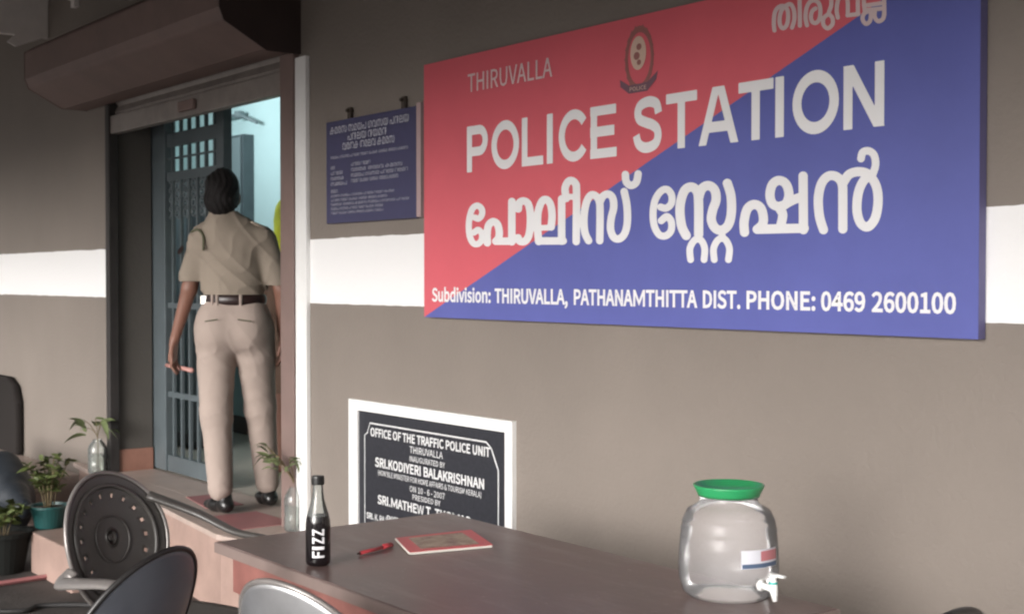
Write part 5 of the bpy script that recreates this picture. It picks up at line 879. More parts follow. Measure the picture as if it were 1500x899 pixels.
# ================================================================== DRINK BOTTLE
bc = onZ(466, 827, 0.75)
BT = thing('drink_bottle', 'small bottle of dark fizzy drink with a white sideways label on the table corner', 'bottle', (bc.x, bc.y, 0.751))
R_ = 0.0295
g = MB(); g.lathe([(0, 0.0015), (0.022, 0), (0.028, 0.004), (R_, 0.012), (R_, 0.095), (0.0285, 0.108), (0.0265, 0.118)], n=36); g.build('filled_bottle', M['cola'], BT, smooth=True, local=True)
g = MB(); g.lathe([(0.0265, 0.118), (0.021, 0.135), (0.0155, 0.155), (0.0125, 0.175), (0.0122, 0.196)], n=30); g.build('neck', M['glass'], BT, smooth=True, local=True)
g = MB(); g.lathe([(0.0, 0.212), (0.0145, 0.212), (0.0155, 0.208), (0.0155, 0.192), (0.0125, 0.192)], n=28); g.build('cap', M['cap'], BT, smooth=False, local=True)
vb = math.atan2(CAMP.y - bc.y, CAMP.x - bc.x)
def wrapb(x, z, r=R_ + 0.0006):   # x = along the bottle (up), z = across
    an = vb + (-z) / R_ ; return (r * math.cos(an), r * math.sin(an), x)
g = MB()
for i, ch_ in enumerate('FIZZ'):
    a = 0.022 + i * 0.0192 - (0.0055 if i > 1 else 0)
    put_text(g, ch_, a, a + (0.0075 if ch_ == 'I' else 0.0155), -0.015, 0.014, 0, 0.05, fn=wrapb, strips=8)
g.build('lettering', M['signwhite'], BT, local=True)

# ================================================================== BOOK AND PEN
def bz(px, py, z=0.752): p = onZ(px, py, z); return (p.x, p.y)
b4 = [bz(600, 812), bz(722, 801), bz(690, 779), bz(580, 791)]
BK = wthing('booklet', 'thin red booklet with a printed cover lying flat on the table', 'booklet', (b4[0][0], b4[0][1], 0.752))
cen = np.mean(b4, 0); sh = [(cen[0] + (p[0] - cen[0]) * 0.985, cen[1] + (p[1] - cen[1]) * 0.985) for p in b4]
g = MB(); g.prism(sh, 'z', 0.7515, 0.7575); g.build('pages', M['page'], BK)
g = MB(); g.prism(b4, 'z', 0.7578, 0.7592); cv = g.build('cover', M['bookred'], BK)
ins = [(cen[0] + (p[0] - cen[0]) * 0.76, cen[1] + (p[1] - cen[1]) * 0.70) for p in b4]
g = MB(); g.prism(ins, 'z', 0.7592, 0.7596); g.build('cover_print', M['bookart'], cv)
sp_ = [b4[3], b4[0]]
g = MB(); g.tube([(b4[3][0], b4[3][1], 0.7555), (b4[0][0], b4[0][1], 0.7555)], 0.0032, 6); g.build('binding', M['page'], BK)
a = bz(524, 812, 0.754); b = bz(574, 799, 0.754)
g = MB(); A = Vector((*a, 0.7565)); Bv = Vector((*b, 0.7565)); d = (Bv - A)
PN = wthing('pen', 'slim red pen lying on the table beside the booklet', 'pen', tuple(A))
g.tube([A + d * 0.06, A + d * 0.72], 0.0048, 10); g.build('barrel', M['bookred'], PN, smooth=True)
g = MB(); g.tube([A - d * 0.02, A + d * 0.06], [0.001, 0.0045], 10); g.build('tip', M['cap'], PN, smooth=True)
g = MB(); g.tube([A + d * 0.72, A + d * 1.0], 0.0056, 10); g.tube([A + d * 0.72 + Vector((0, 0, 0.007)), A + d * 0.98 + Vector((0, 0, 0.006))], 0.0015, 6); g.build('pen_cap', M['bookred'], PN, smooth=True)

# ================================================================== CHAIRS
def chair(name, label, loc, rz, shell, rim, holes=True, tilt=14, wrap=0.55, scale=1.0, arms=True, near=None):
    """moulded chair, faces local +y, width along x"""
    t = thing(name, label, 'chair', loc, rz, 'moulded chairs around the table')
    ct = math.tan(rad(tilt)); zc = 0.665
    def bp(r, th):
        x = 0.18 * r * math.cos(th); z = zc + 0.185 * r * math.sin(th)
        if math.sin(th) < 0: z = zc + 0.215 * r * math.sin(th)
        y = -0.20 - (z - 0.45) * ct + wrap * 2.0 * x * x
        return (x, y, z)
    rs = [0.0, 0.10, 0.17, 0.24, 0.27, 0.36, 0.46, 0.56, 0.61, 0.68, 0.74, 0.82, 0.92, 1.0]; n = 72
    g = MB(); vs = [bp(0, 0)] + [bp(r, 2 * math.pi * k / n) for r in rs[1:] for k in range(n)]
    fs = [(0, 1 + k, 1 + (k + 1) % n) for k in range(n)]
    for i in range(1, len(rs) - 1):
        for k in range(n):
            if holes and rs[i] == 0.61 and k % 4 == 0: continue
            a = 1 + (i - 1) * n + k; b = 1 + (i - 1) * n + (k + 1) % n
            fs.append((a, b, b + n, a + n))
    g.add(vs, fs); bk = g.build('backrest', shell, t, smooth=True, local=True, solid=0.007)
    if holes:
        for rr_, rw in ((0.80, 0.007), (0.33, 0.003)):
            g = MB(); g.tube([Vector(bp(rr_, 2 * math.pi * k / 48)) + Vector((0, 0.006, 0)) for k in range(48)], rw, 6, closed=True); g.build('moulded_ring', shell, bk, smooth=True, local=True)
    g = MB(); g.tube([bp(1.0, 2 * math.pi * k / 64) for k in range(64)], 0.0065, 8, closed=True); g.build('rim', rim, t, smooth=True, local=True)
    # seat
    g = MB(); N = 20; vs = []; fs = []
    for i in range(N + 1):
        for j in range(N + 1):
            u = i / N * 2 - 1; v = j / N * 2 - 1
            x = 0.225 * u * math.sqrt(max(0, 1 - 0.28 * v * v)); y = 0.0 + 0.225 * v * math.sqrt(max(0, 1 - 0.28 * u * u))
            z = 0.435 - 0.02 * (1 - u * u) * (1 - v * v) + (0.012 * u * u) - 0.012 * max(0, v) ** 3 + (0.05 * (-v - .8) if v < -.8 else 0)
            vs.append((x, y, z))
    fs = [(i * (N + 1) + j, (i + 1) * (N + 1) + j, (i + 1) * (N + 1) + j + 1, i * (N + 1) + j + 1) for i in range(N) for j in range(N)]
    g.add(vs, fs); g.build('seat', shell, t, smooth=True, local=True, solid=0.012)
    for s in (-1, 1):
        pts = [Vector(bp(0.98, math.pi / 2 - s * rad(55)))]
        pts += [Vector((s * 0.225, -0.13, 0.715)), Vector((s * 0.255, 0.0, 0.668)), Vector((s * 0.258, 0.12, 0.662)), Vector((s * 0.25, 0.20, 0.645)), Vector((s * 0.235, 0.225, 0.58)), Vector((s * 0.225, 0.21, 0.44))]
        if near and s > 0: pts = [Vector(bp(1.0, rad(-18)))] + [Vector((0.21, -0.20, 0.575)), Vector((0.235, -0.10, 0.59)), Vector((0.25, 0.05, 0.61)), Vector((0.25, 0.18, 0.60)), Vector((0.235, 0.215, 0.54)), Vector((0.225, 0.21, 0.44))]
        pts = smooth3(pts)
        g = MB(); g.tube(pts, [0.030 - 0.010 * min(1, i / (len(pts) * 0.5)) for i in range(len(pts))], 10, flat=0.45)
        if arms: g.build('armrest', near if (near and s > 0) else shell, t, smooth=True, local=True)
        for (ya, yb, top) in ((0.19, 0.235, 0.44), (-0.17, -0.245, 0.47)):
            g = MB(); g.tube([(s * 0.205, ya, top), (s * 0.222, (ya + yb) / 2, top / 2), (s * 0.238, yb, 0.006)], [0.026, 0.022, 0.018], 8, flat=0.7); g.build('leg', shell, t, smooth=True, local=True)
    t.scale = (scale,) * 3
    return t
def smooth3(p, n=5):
    q = [p[0]] + list(p) + [p[-1]]; out = []
    for i in range(1, len(q) - 2):
        p0, p1, p2, p3 = q[i - 1:i + 3]
        for k in range(n):
            t = k / n; out.append(0.5 * ((2 * p1) + (p2 - p0) * t + (2 * p0 - 5 * p1 + 4 * p2 - p3) * t * t + (3 * p1 - p0 - 3 * p2 + p3) * t ** 3))
    out.append(p[-1]); return out
def at_back(px, py, rz, tilt, z=0.85):
    p = onZ(px, py, z); d = 0.20 + (z - 0.45) * math.tan(rad(tilt)); return (p.x - math.sin(rz) * d, p.y + math.cos(rz) * d, 0.005)
r1 = rad(-72); chair('moulded_chair', 'dark chair with a round perforated back at the far end of the table', at_back(147, 695, r1, 14), r1, M['plastic'], M['rim'], near=M['rim'])
r2 = rad(117); chair('moulded_chair', 'grey blue chair with smooth rounded back in front of the perforated chair', at_back(250, 808, r2, 22), r2, M['plastic_blue'], M['darkrim'], holes=False, tilt=22, arms=False)
r3 = rad(18); chair('moulded_chair', 'shiny steel coloured chair back tucked against the near side of the table', at_back(400, 856, r3, 12), r3, M['steel'], M['rim'], holes=False, tilt=12, wrap=1.0, arms=False)
r4 = rad(90); chair('moulded_chair', 'dark chair whose top edge just shows at the right end of the table', at_back(1405, 899, r4, 14), r4, M['plastic'], M['darkrim'], arms=False)

# ================================================================== PERSON (officer seen from behind)
def limbs(*a): return list(a)
def fingers(w, d, side, k, r=0.0078):
    """hand at wrist w pointing along d; side = palm sideways vector"""
    w = Vector(w); d = Vector(d).normalized(); side = Vector(side).normalized(); up = d.cross(side).normalized(); out = []
    palm = w + d * 0.05
    out.append(('e', tuple(w + d * 0.045), (0.020, 0.034, 0.046), 0.012, None)) if False else None
    for i in range(4):
        o = side * (-0.027 + 0.018 * i)
        out.append(('c', tuple(w + d * 0.005 + o * 0.55), tuple(w + d * 0.085 + o), 0.015, 0.012, 0.010))
    L_ = [0.062, 0.072, 0.068, 0.052]
    for i in range(4):
        o = side * (-0.027 + 0.018 * i); b = w + d * 0.085 + o
        c = b + d * L_[i] * 0.5 + up * k * 0.010; e = c + d * L_[i] * 0.42 + up * k * 0.024
        out.append(('c', tuple(b), tuple(c), r + 0.001, r, 0.003)); out.append(('c', tuple(c), tuple(e), r, r - 0.0012, 0.003))
    b = w + d * 0.02 - side * 0.02; c = b + d * 0.04 - side * 0.022 + up * k * 0.012; e = c + d * 0.035 - side * 0.004 + up * k * 0.01
    out.append(('c', tuple(b), tuple(c), 0.013, 0.010, 0.006)); out.append(('c', tuple(c), tuple(e), 0.010, 0.008, 0.003))
    return out
def head_prims(c, yaw):
    """head centred at c, face toward local +y turned by yaw"""
    R3 = Matrix.Rotation(yaw, 3, 'Z'); c = Vector(c)
    def P(x, y, z): return tuple(c + R3 @ Vector((x, y, z)))
    e = (0, 0, yaw)
    return [('e', P(0, -0.005, 0.02), (0.072, 0.09, 0.095), 0.02, e), ('e', P(0, 0.03, -0.045), (0.053, 0.058, 0.062), 0.03, e),
            ('c', P(0, 0.075, -0.02), P(0, 0.1, -0.035), 0.009, 0.013, 0.01), ('c', P(0, 0.075, -0.09), P(0, 0.082, -0.095), 0.02, 0.014, 0.02),
            ('c', P(-0.02, 0.083, -0.066), P(0.02, 0.083, -0.066), 0.008, 0.008, 0.006),
            ('e', P(-0.077, 0.0, -0.01), (0.012, 0.022, 0.032), 0.006, e), ('e', P(0.077, 0.0, -0.01), (0.012, 0.022, 0.032), 0.006, e),
            ('c', P(-0.045, 0.082, 0.02), P(-0.015, 0.088, 0.018), 0.008, 0.008, 0.01), ('c', P(0.045, 0.082, 0.02), P(0.015, 0.088, 0.018), 0.008, 0.008, 0.01)]
def fold(a, b, s=1.0):
    def ridge(v, p=3): return (1 - np.abs(np.sin(v))) ** p
    def f(X, Y, Z):
        w_ = 0.9 * np.sin(Z * 11 + X * 5) + 0.5 * np.sin(Z * 27 + X * 19 + 1)
        r = 0.0032 * ridge(Z * 17 + X * 21 + 1.6 * w_) + 0.0030 * ridge(Z * 13 - X * 26 + 1.5 * w_ + 2) + 0.0018 * np.sin(Z * 31 + 2 * w_) * np.sin(X * 24)
        return s * (0.0015 - r)
    return f
def fold_legs(s=1.0):
    base = fold(0, 0, 1)
    def f(X, Y, Z):
        knee = np.exp(-((Z - 0.47) / 0.10) ** 2); hem = np.exp(-((Z - 0.13) / 0.07) ** 2); seat = np.exp(-((Z - 0.74) / 0.07) ** 2)
        fine = (1 - np.abs(np.sin(Z * 38 + X * 20 + 1.2 * np.sin(X * 33)))) ** 3
        return s * base(X, Y, Z) * (0.35 + seat * 0.5) - s * 0.0042 * fine * (knee + hem * 0.9 + seat * 0.7) * 0.55
    return f
po = onZ(344, 751, 0.352)
PS = thing('person', 'person in khaki uniform seen from behind, stepping in through the doorway', 'person', (po.x, po.y, 0.354), PSI)
hc = (-0.058, 0.02, 1.475)
# body: one continuous mesh (head, neck, torso, arms, hands, legs)
la = dict(sh=(-0.165, 0.0, 1.27), el=(-0.222, -0.01, 1.045), wr=(-0.312, 0.035, 0.80))
ra = dict(sh=(0.155, 0.02, 1.265), el=(0.235, 0.03, 1.04), wr=(0.232, 0.07, 0.83))
body = head_prims(hc, rad(18)) + [
 ('c', (-0.056, 0.0, 1.34), (-0.064, 0.015, 1.45), 0.055, 0.050, 0.03),
 ('c', (0.0, 0.01, 0.98), (-0.02, 0.005, 1.25), 0.115, 0.125, 0.05, (1, 0.7, 1)),
 ('c', (-0.13, 0.0, 1.265), (0.12, 0.01, 1.265), 0.045, 0.045, 0.05),
 ('c', la['sh'], la['el'], 0.046, 0.038, 0.03), ('c', la['el'], la['wr'], 0.039, 0.024, 0.015),
 ('c', ra['sh'], ra['el'], 0.046, 0.038, 0.03), ('c', ra['el'], ra['wr'], 0.039, 0.024, 0.015),
 ('c', (-0.085, 0.0, 0.90), (-0.085, 0.0, 0.48), 0.085, 0.055, 0.04), ('c', (-0.085, 0.0, 0.48), (-0.065, -0.02, 0.09), 0.052, 0.036, 0.03),
 ('c', (0.09, 0.02, 0.90), (0.105, 0.12, 0.50), 0.085, 0.055, 0.04), ('c', (0.105, 0.12, 0.50), (0.125, 0.20, 0.09), 0.052, 0.036, 0.03)]
body += fingers(la['wr'], (-0.12, 0.10, -1), (0.25, 1, 0.1), 1) + fingers(ra['wr'], (0.02, 0.12, -1), (-0.1, 1, 0.1), -1)
pb = imesh('body', body, M['skin'], PS, h=0.0055)
shirt = [('c', (0.0, 0.01, 1.0), (-0.015, 0.008, 1.13), 0.148, 0.148, 0.05, (1, 0.72, 1)), ('c', (-0.015, 0.008, 1.13), (-0.02, 0.005, 1.25), 0.148, 0.145, 0.05, (1, 0.7, 1)),
 ('c', (-0.14, 0.0, 1.275), (-0.05, 0.0, 1.318), 0.058, 0.058, 0.06), ('c', (0.115, 0.01, 1.27), (-0.05, 0.0, 1.318), 0.058, 0.058, 0.06), ('c', (-0.056, 0.0, 1.33), (-0.062, 0.01, 1.385), 0.062, 0.058, 0.05),
 ('c', la['sh'], (-0.212, -0.005, 1.10), 0.062, 0.064, 0.035), ('c', ra['sh'], (0.216, 0.03, 1.07), 0.060, 0.062, 0.035)]
imesh('shirt', shirt, M['khaki'], PS, h=0.006, disp=fold(0, 0, 1.3),
      cut=lambda V: (V[:, 2] > 0.985) & (V[:, 2] < 1.405) & ~((V[:, 0] < -0.165) & (V[:, 2] < 1.075)) & ~((V[:, 0] > 0.165) & (V[:, 2] < 1.055)))
tro = [('c', (0.0, 0.01, 0.99), (0.0, 0.01, 0.93), 0.140, 0.155, 0.05, (1, 0.75, 1)), ('e', (-0.075, -0.02, 0.86), (0.115, 0.12, 0.13), 0.06, None), ('e', (0.082, 0.0, 0.86), (0.108, 0.12, 0.13), 0.06, None),
 ('c', (-0.090, 0.0, 0.84), (-0.092, 0.0, 0.46), 0.108, 0.078, 0.02), ('c', (-0.092, 0.0, 0.46), (-0.068, -0.02, 0.12), 0.077, 0.062, 0.03),
 ('c', (0.095, 0.02, 0.84), (0.108, 0.12, 0.48), 0.108, 0.078, 0.02), ('c', (0.108, 0.12, 0.48), (0.128, 0.195, 0.12), 0.077, 0.062, 0.03)]
imesh('trousers', tro, M['khakit'], PS, h=0.006, disp=fold_legs(1.5), cut=lambda V: (V[:, 2] < 1.01) & (V[:, 2] > 0.062))
g = MB()
g.tube([(0.0 + 0.156 * math.cos(2 * math.pi * k / 48), 0.01 + 0.116 * math.sin(2 * math.pi * k / 48), 0.992) for k in range(48)], 0.007, 8, flat=3.4, up=(0, 0, 1), closed=True)
g.build('belt', M['belt'], PS, smooth=True, local=True)
for an in (-122, -112, -70):
    g = MB(); x, y = 0.165 * math.cos(rad(an)), 0.01 + 0.125 * math.sin(rad(an)); g.tube([(x, y, 0.968), (x, y, 1.016)], 0.008, 6)
    g.build('belt_loop', M['khakit'], PS, local=True)
g = MB(); an = rad(-146)
x, y = 0.160 * math.cos(an), 0.01 + 0.122 * math.sin(an); g.box((x - 0.022, y - 0.008, 0.970), (x + 0.018, y + 0.012, 1.014)); g.build('belt_fitting', M['buckle'], PS, bevel=0.003, local=True)
for s in (-1, 1):
    g = MB(); g.tube([(s * 0.05, -0.148, 0.905), (s * 0.115, -0.137, 0.895)], 0.0028, 5); g.build('pocket_seam', M['cord'], PS, local=True)
# shoulder straps, lanyard, sleeve patch
g = MB(); g.tube(smooth3([Vector((-0.205, -0.035, 1.305)), Vector((-0.165, -0.062, 1.315)), Vector((-0.135, -0.08, 1.285)), Vector((-0.13, -0.10, 1.22))]), 0.0065, 6); g.build('lanyard', M['cord'], PS, smooth=True, local=True)
for s, cx_ in ((-1, -0.15), (1, 0.125)):
    g = MB(); g.tube([(cx_ - s * 0.035, -0.01, 1.352), (cx_ + s * 0.045, -0.01, 1.322)], 0.022, 8, flat=0.35); g.build('shoulder_strap', M['khaki'], PS, smooth=True, local=True)
g = MB(); g.lathe([(0.0, 0.0), (0.022, 0.0), (0.022, 0.004), (0.0, 0.004)], n=20)
pt = g.build('sleeve_patch', M['belt'], PS, local=True); pt.location = (-0.258, -0.035, 1.22); pt.rotation_euler = (rad(60), 0, rad(-50)); 
g = MB(); g.tube([Vector((-0.058 + 0.062 * math.cos(2 * math.pi * k / 28), 0.008 + 0.064 * math.sin(2 * math.pi * k / 28), 1.375 - 0.012 * math.sin(2 * math.pi * k / 28))) for k in range(28)], 0.0065, 6, flat=2.6, up=(0, 0, 1), closed=True); g.build('collar', M['khaki'], PS, smooth=True, local=True)
# hair
hx, hy, hz = hc
imesh('hair', [('e', (hx, hy - 0.012, hz + 0.03), (0.087, 0.100, 0.098), 0.03, None), ('e', (hx, hy - 0.03, hz - 0.02), (0.082, 0.082, 0.075), 0.03, None), ('e', (hx + 0.004, hy - 0.06, hz - 0.04), (0.062, 0.05, 0.055), 0.03, None)],
      M['hair'], PS, h=0.006, disp=lambda X, Y, Z: 0.0022 * np.sin(X * 210 + 3 * np.sin(Z * 40)) + 0.003 * np.sin(X * 40 + Z * 55),
      cut=lambda V: ~((V[:, 1] > hy + 0.035) & (V[:, 2] < hz + 0.06)))
for s in (-1, 1):
    fx = Matrix.Rotation(rad(18), 3, 'Z') @ Vector((s * 0.03, 0.08, 0.003)); g = MB()
    g.lathe([(0.011 * math.sin(math.pi * i / 8), -0.011 * math.cos(math.pi * i / 8)) for i in range(9)], (hx + fx.x, hy + fx.y, hz + fx.z), 12); g.build('eye', M['eyewhite'], PS, smooth=True, local=True)
# shoes
for (x, y, ang) in ((-0.062, 0.0, 40), (0.128, 0.22, 28)):
    d = Vector((-math.sin(rad(ang)), math.cos(rad(ang)), 0))
    def Q(t, z): v = Vector((x, y, z)) + d * t; return tuple(v)
    imesh('shoe', [('c', Q(-0.045, 0.035), Q(0.06, 0.032), 0.036, 0.036, 0.03, (1, 1, 0.85)), ('c', Q(0.06, 0.03), Q(0.155, 0.024), 0.038, 0.026, 0.03, (1, 1, 0.8)), ('c', Q(-0.03, 0.05), Q(-0.02, 0.09), 0.036, 0.036, 0.02)],
          M['shoe'], PS, h=0.006, cut=lambda V: V[:, 2] > 0.0005)

PS.scale = (0.91, 0.93, 0.99)
# second person mostly hidden by the right door frame
q = onY(430, 400, 0.78)
P2 = thing('person', 'person in a yellow green headscarf inside the room, mostly hidden by the right door frame', 'person', (q.x, 0.78, 0.354), rad(55))
hc2 = (0, 0.03, 1.40)
b2 = head_prims(hc2, 0) + [('c', (0, 0, 1.2), (0, 0.01, 1.34), 0.05, 0.05, 0.03), ('c', (0, 0, 0.85), (0, 0, 1.13), 0.12, 0.12, 0.05, (1, 0.7, 1)), ('c', (-0.13, 0, 1.17), (0.13, 0, 1.17), 0.05, 0.05, 0.04),
 ('c', (-0.16, 0, 1.17), (-0.2, -0.01, 0.93), 0.042, 0.036, 0.03), ('c', (-0.2, -0.01, 0.93), (-0.19, 0.08, 0.72), 0.036, 0.023, 0.015), ('c', (0.16, 0, 1.17), (0.2, -0.01, 0.93), 0.042, 0.036, 0.03), ('c', (0.2, -0.01, 0.93), (0.19, 0.08, 0.72), 0.036, 0.023, 0.015),
 ('c', (-0.08, 0, 0.82), (-0.08, 0, 0.07), 0.08, 0.04, 0.03), ('c', (0.08, 0, 0.82), (0.08, 0, 0.07), 0.08, 0.04, 0.03), ('c', (-0.08, 0, 0.035), (-0.08, 0.13, 0.03), 0.032, 0.026, 0.02), ('c', (0.08, 0, 0.035), (0.08, 0.13, 0.03), 0.032, 0.026, 0.02)]
b2 += fingers((-0.19, 0.08, 0.72), (0, 0.15, -1), (0.1, 1, 0), 1) + fingers((0.19, 0.08, 0.72), (0, 0.15, -1), (-0.1, 1, 0), -1)
imesh('body', b2, M['skin'], P2, h=0.007)
imesh('scarf', [('e', (0, 0.0, 1.425), (0.108, 0.118, 0.128), 0.03, None), ('c', (0, -0.03, 1.32), (0, -0.02, 1.2), 0.10, 0.13, 0.05)], M['scarf'], P2, h=0.009, disp=fold(0, 0, 1.5), cut=lambda V: ~((V[:, 1] > 0.055) & (V[:, 2] > 1.27)) & (V[:, 2] > 1.20))
imesh('tunic', [('c', (0, 0, 0.55), (0, 0, 1.12), 0.19, 0.145, 0.05, (1, 0.75, 1)), ('c', (-0.14, 0, 1.165), (0.14, 0, 1.165), 0.06, 0.06, 0.05), ('c', (-0.165, 0, 1.16), (-0.2, -0.01, 0.97), 0.056, 0.055, 0.03), ('c', (0.165, 0, 1.16), (0.2, -0.01, 0.97), 0.056, 0.055, 0.03)],
      M['tunic'], P2, h=0.009, disp=fold(0, 0, 1.5), cut=lambda V: (V[:, 2] > 0.45) & (V[:, 2] < 1.24))

# ================================================================== PLANTS
def leaf(mb, p, d, L_, W, droop=0.3, roll=0.0):
    p = Vector(p); d = Vector(d).normalized(); s = d.cross(Vector((0, 0, 1)))
    s = s.normalized() if s.length > 1e-3 else Vector((1, 0, 0)); s = (Matrix.Rotation(roll, 3, d) @ s); n = s.cross(d)
    vs = []; K_ = 5
    for i in range(K_ + 1):
        t = i / K_; c = p + d * L_ * t - Vector((0, 0, 1)) * droop * L_ * t * t; w_ = W * math.sin(math.pi * (0.08 + 0.9 * t) ** 0.8) * 0.5 if t < 1 else 0.0005
        vs += [c - s * w_ + n * w_ * 0.3, c, c + s * w_ + n * w_ * 0.3]
    fs = []
    for i in range(K_):
        a = i * 3; fs += [(a, a + 1, a + 4, a + 3), (a + 1, a + 2, a + 5, a + 4)]
    mb.add(vs, fs)
def bottle_plant(name, label, loc, H, leaves, lean, leafm, ll, rnd, br=0.032):
    t = thing(name, label, 'plant bottle', loc, 0, 'plant cuttings standing in bottles')
    g = MB(); g.lathe([(0.0, 0.002), (br * .85, 0.0), (br, 0.008), (br, H * 0.30), (br * .93, H * 0.36), (br, H * 0.42), (br, H * 0.72), (br * .85, H * 0.84), (br * .5, H * 0.95), (br * .45, H), (br * .52, H)], n=24); g.build('bottle', M['glass'], t, smooth=True, local=True)
    g = MB(); g.lathe([(0.0, 0.005), (br * .9, 0.005), (br * .92, H * 0.55), (0.0, H * 0.55)], n=20); g.build('water', M['water'], t, smooth=True, local=True)
    random.seed(rnd); gs = MB(); gl = MB()
    for k in range(leaves):
        a = random.uniform(0, 6.28); r = random.uniform(0.02, 0.10); top = Vector((r * math.cos(a) + lean[0], r * math.sin(a) + lean[1], H + random.uniform(0.05, lean[2])))
        gs.tube(smooth3([Vector((0.004 * math.cos(a), 0.004 * math.sin(a), 0.02)), Vector((0.003, 0, H)), (top + Vector((0, 0, H))) * 0.5 + Vector((0, 0, H * 0.12)), top], 4), 0.0022, 5)
        for j in range(3):
            b = a + random.uniform(-1.2, 1.2); leaf(gl, top + Vector((0, 0, -0.02 * j)), (math.cos(b), math.sin(b), random.uniform(-0.2, 0.9)), ll * random.uniform(0.7, 1.2), ll * random.uniform(0.22, 0.4), random.uniform(0.2, 0.8), random.uniform(-.6, .6))
    gs.build('stem', M['stem'], t, smooth=True, local=True); gl.build('leaves', leafm, t, smooth=True, local=True)
    return t
pL = onZ(143, 693, 0.352); pR = onZ(431, 777, 0.352)
bottle_plant('bottle_plant', 'clear bottle with drooping green cutting beside the left shutter guide', (pL.x, pL.y, 0.353), 0.19, 5, (-0.03, -0.02, 0.15), M['leafpale'], 0.11, 3, 0.052)
bottle_plant('bottle_plant', 'clear bottle with leafy cutting on the porch corner beside the white door trim', (pR.x, pR.y, 0.353), 0.19, 12, (-0.045, -0.02, 0.20), M['leafpale'], 0.08, 5, 0.043)
def pot_plant(name, label, loc, pr, ph, H, Wd, n, potm, leafm, seed, ll=0.07):
    t = thing(name, label, 'potted plant', loc)
    g = MB(); g.lathe([(0.0, 0.0), (pr * .7, 0.0), (pr * .95, ph * 0.9), (pr * 1.06, ph * 0.9), (pr * 1.06, ph), (pr * 0.95, ph), (pr * 0.9, ph * 0.88)], n=28); g.build('pot', potm, t, smooth=False, local=True)
    g = MB(); g.lathe([(pr * .92, ph * 0.87), (0.0, ph * 0.9)], n=20); g.build('soil', M['soil'], t, local=True)
    random.seed(seed); gs = MB(); gl = MB()
    for k in range(n):
        a = random.uniform(0, 6.28); r = Wd * math.sqrt(random.random()); hgt = ph + H * (0.5 + 0.5 * random.random()) * (1 - 0.3 * r / Wd)
        top = Vector((r * math.cos(a), r * math.sin(a), hgt)); st = smooth3([Vector((0.2 * r * math.cos(a), 0.2 * r * math.sin(a), ph * 0.85)), Vector((0.5 * r * math.cos(a), 0.5 * r * math.sin(a), ph + H * 0.35)), top], 4)
        gs.tube(st, 0.003, 5)
        for p in st[3:]:
            for j in range(3):
                b = random.uniform(0, 6.28); leaf(gl, p, (math.cos(b), math.sin(b), random.uniform(-0.1, 0.9)), ll * random.uniform(0.5, 1.2), ll * random.uniform(0.25, 0.5), random.uniform(0, .6), random.uniform(-1, 1))
    gs.build('stem', M['stem'], t, smooth=True, local=True); gl.build('foliage', leafm, t, smooth=True, local=True)
    return t
pp = onZ(66, 772, 0.2)
pot_plant('potted_plant', 'bushy dark plant in a teal pot on the low step beside the perforated chair', (pp.x, pp.y + 0.02, 0.201), 0.095, 0.11, 0.30, 0.11, 12, M['tealpot'], M['leafdark'], 11, 0.06)
pp = onZ(4, 838, 0.0)
pot_plant('potted_plant', 'dark leafy plant in a black pot at the left edge of the photo', (pp.x, pp.y, 0.005), 0.14, 0.20, 0.17, 0.12, 10, M['blackpot'], M['leafdark'], 21)
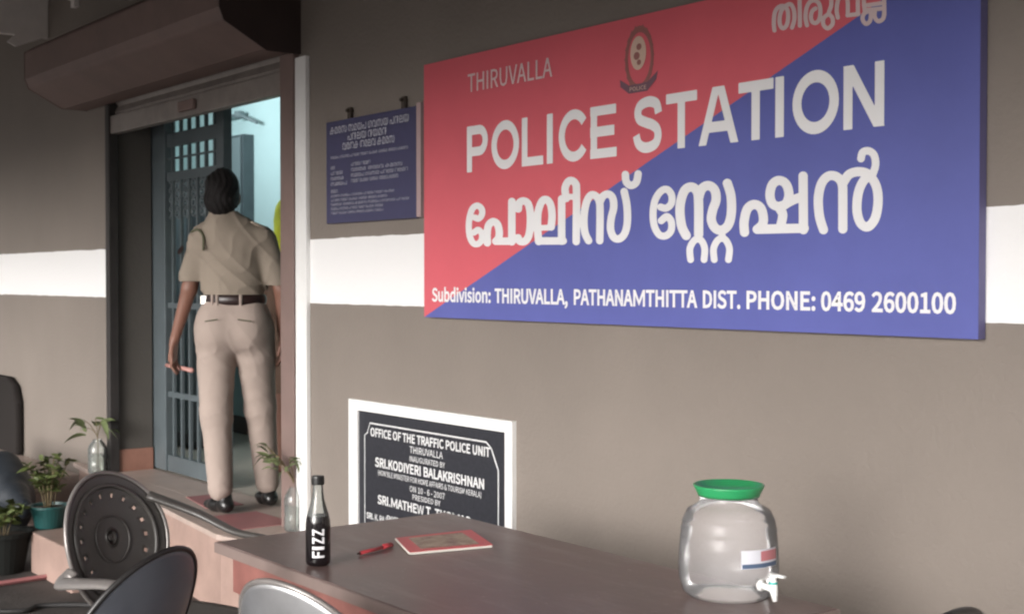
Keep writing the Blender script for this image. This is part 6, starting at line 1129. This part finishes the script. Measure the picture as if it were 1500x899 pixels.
# weed by the porch
pp = onZ(322, 868, 0.0); t = thing('weed', 'small green weed growing at the foot of the porch riser by the table leg', 'weed', (pp.x, pp.y, 0.004))
gl = MB(); gs = MB(); random.seed(4)
for k in range(7):
    a = random.uniform(0, 6.28); top = Vector((0.06 * math.cos(a), 0.06 * math.sin(a), random.uniform(0.15, 0.30))); gs.tube([(0, 0, 0), top * 0.5 + Vector((0, 0, 0.03)), top], 0.0025, 5)
    for z in (0.5, 0.75, 1.0):
        for j in range(2): b = random.uniform(0, 6.28); leaf(gl, top * z, (math.cos(b), math.sin(b), 0.4), 0.06, 0.022, 0.3, random.uniform(-.5, .5))
gs.build('stem', M['stem'], t, local=True); gl.build('leaves', M['leaf'], t, smooth=True, local=True)

# ================================================================== far left: parked scooter end (blue grey cover over seat) and a dark wall shape
q = onZ(30, 712, 0.35)
SC = wthing('covered_scooter', 'low shape under a blue grey cover standing by the wall at the far left', 'covered scooter', (q.x - 0.4, q.y, 0))
imesh('cover', [('c', (-0.9, 0, 0.38), (0.05, 0, 0.36), 0.11, 0.11, 0.1), ('c', (0.05, 0, 0.36), (0.42, 0.0, 0.24), 0.11, 0.06, 0.1), ('c', (-0.9, 0, 0.25), (0.1, 0, 0.2), 0.16, 0.16, 0.12)], M['bluegrey'], SC, h=0.02, disp=fold(0, 0, 3))
for x in (-0.75, 0.05):
    g = MB(); g.tube([(q.x - 0.4 + x + 0.12 * math.cos(k * math.pi / 14), q.y, 0.165 + 0.12 * math.sin(k * math.pi / 14)) for k in range(28)], 0.045, 8, closed=True); g.build('wheel', M['tyre'], SC, smooth=True)
# dark round-shouldered flat shape on the far left wall
q = onY(12, 600, 0.0)
g = MB(); z1 = onY(12, 552, -0.05).z
q = onY(20, 600, -0.06)
g.prism([(q.x - 0.8, 0.285), (q.x + 0.03, 0.285), (q.x + 0.03, z1 - 0.16), (q.x - 0.03, z1 - 0.05), (q.x - 0.16, z1), (q.x - 0.8, z1)], 'y', -0.06, -0.002)
tag(g.build('dark_wall_shape', M['darkshape'], bevel=0.02), 'dark round shouldered shape on the wall at the far left', 'box')
# hose on the paving
a = [onZ(px, py, 0.02) for px, py in ((-60, 893), (30, 893), (60, 885), (130, 884), (190, 888), (230, 880))]
g = MB(); g.tube(smooth3([Vector((p.x, p.y, 0.016)) for p in a]), 0.011, 8); tag(g.build('hose', M['tyre'], smooth=True), 'thin black hose lying on the paving at the lower left', 'hose')
# yard: low wall opposite, behind the camera
for o in C.objects:
    if '_o' in o: del o['_o']
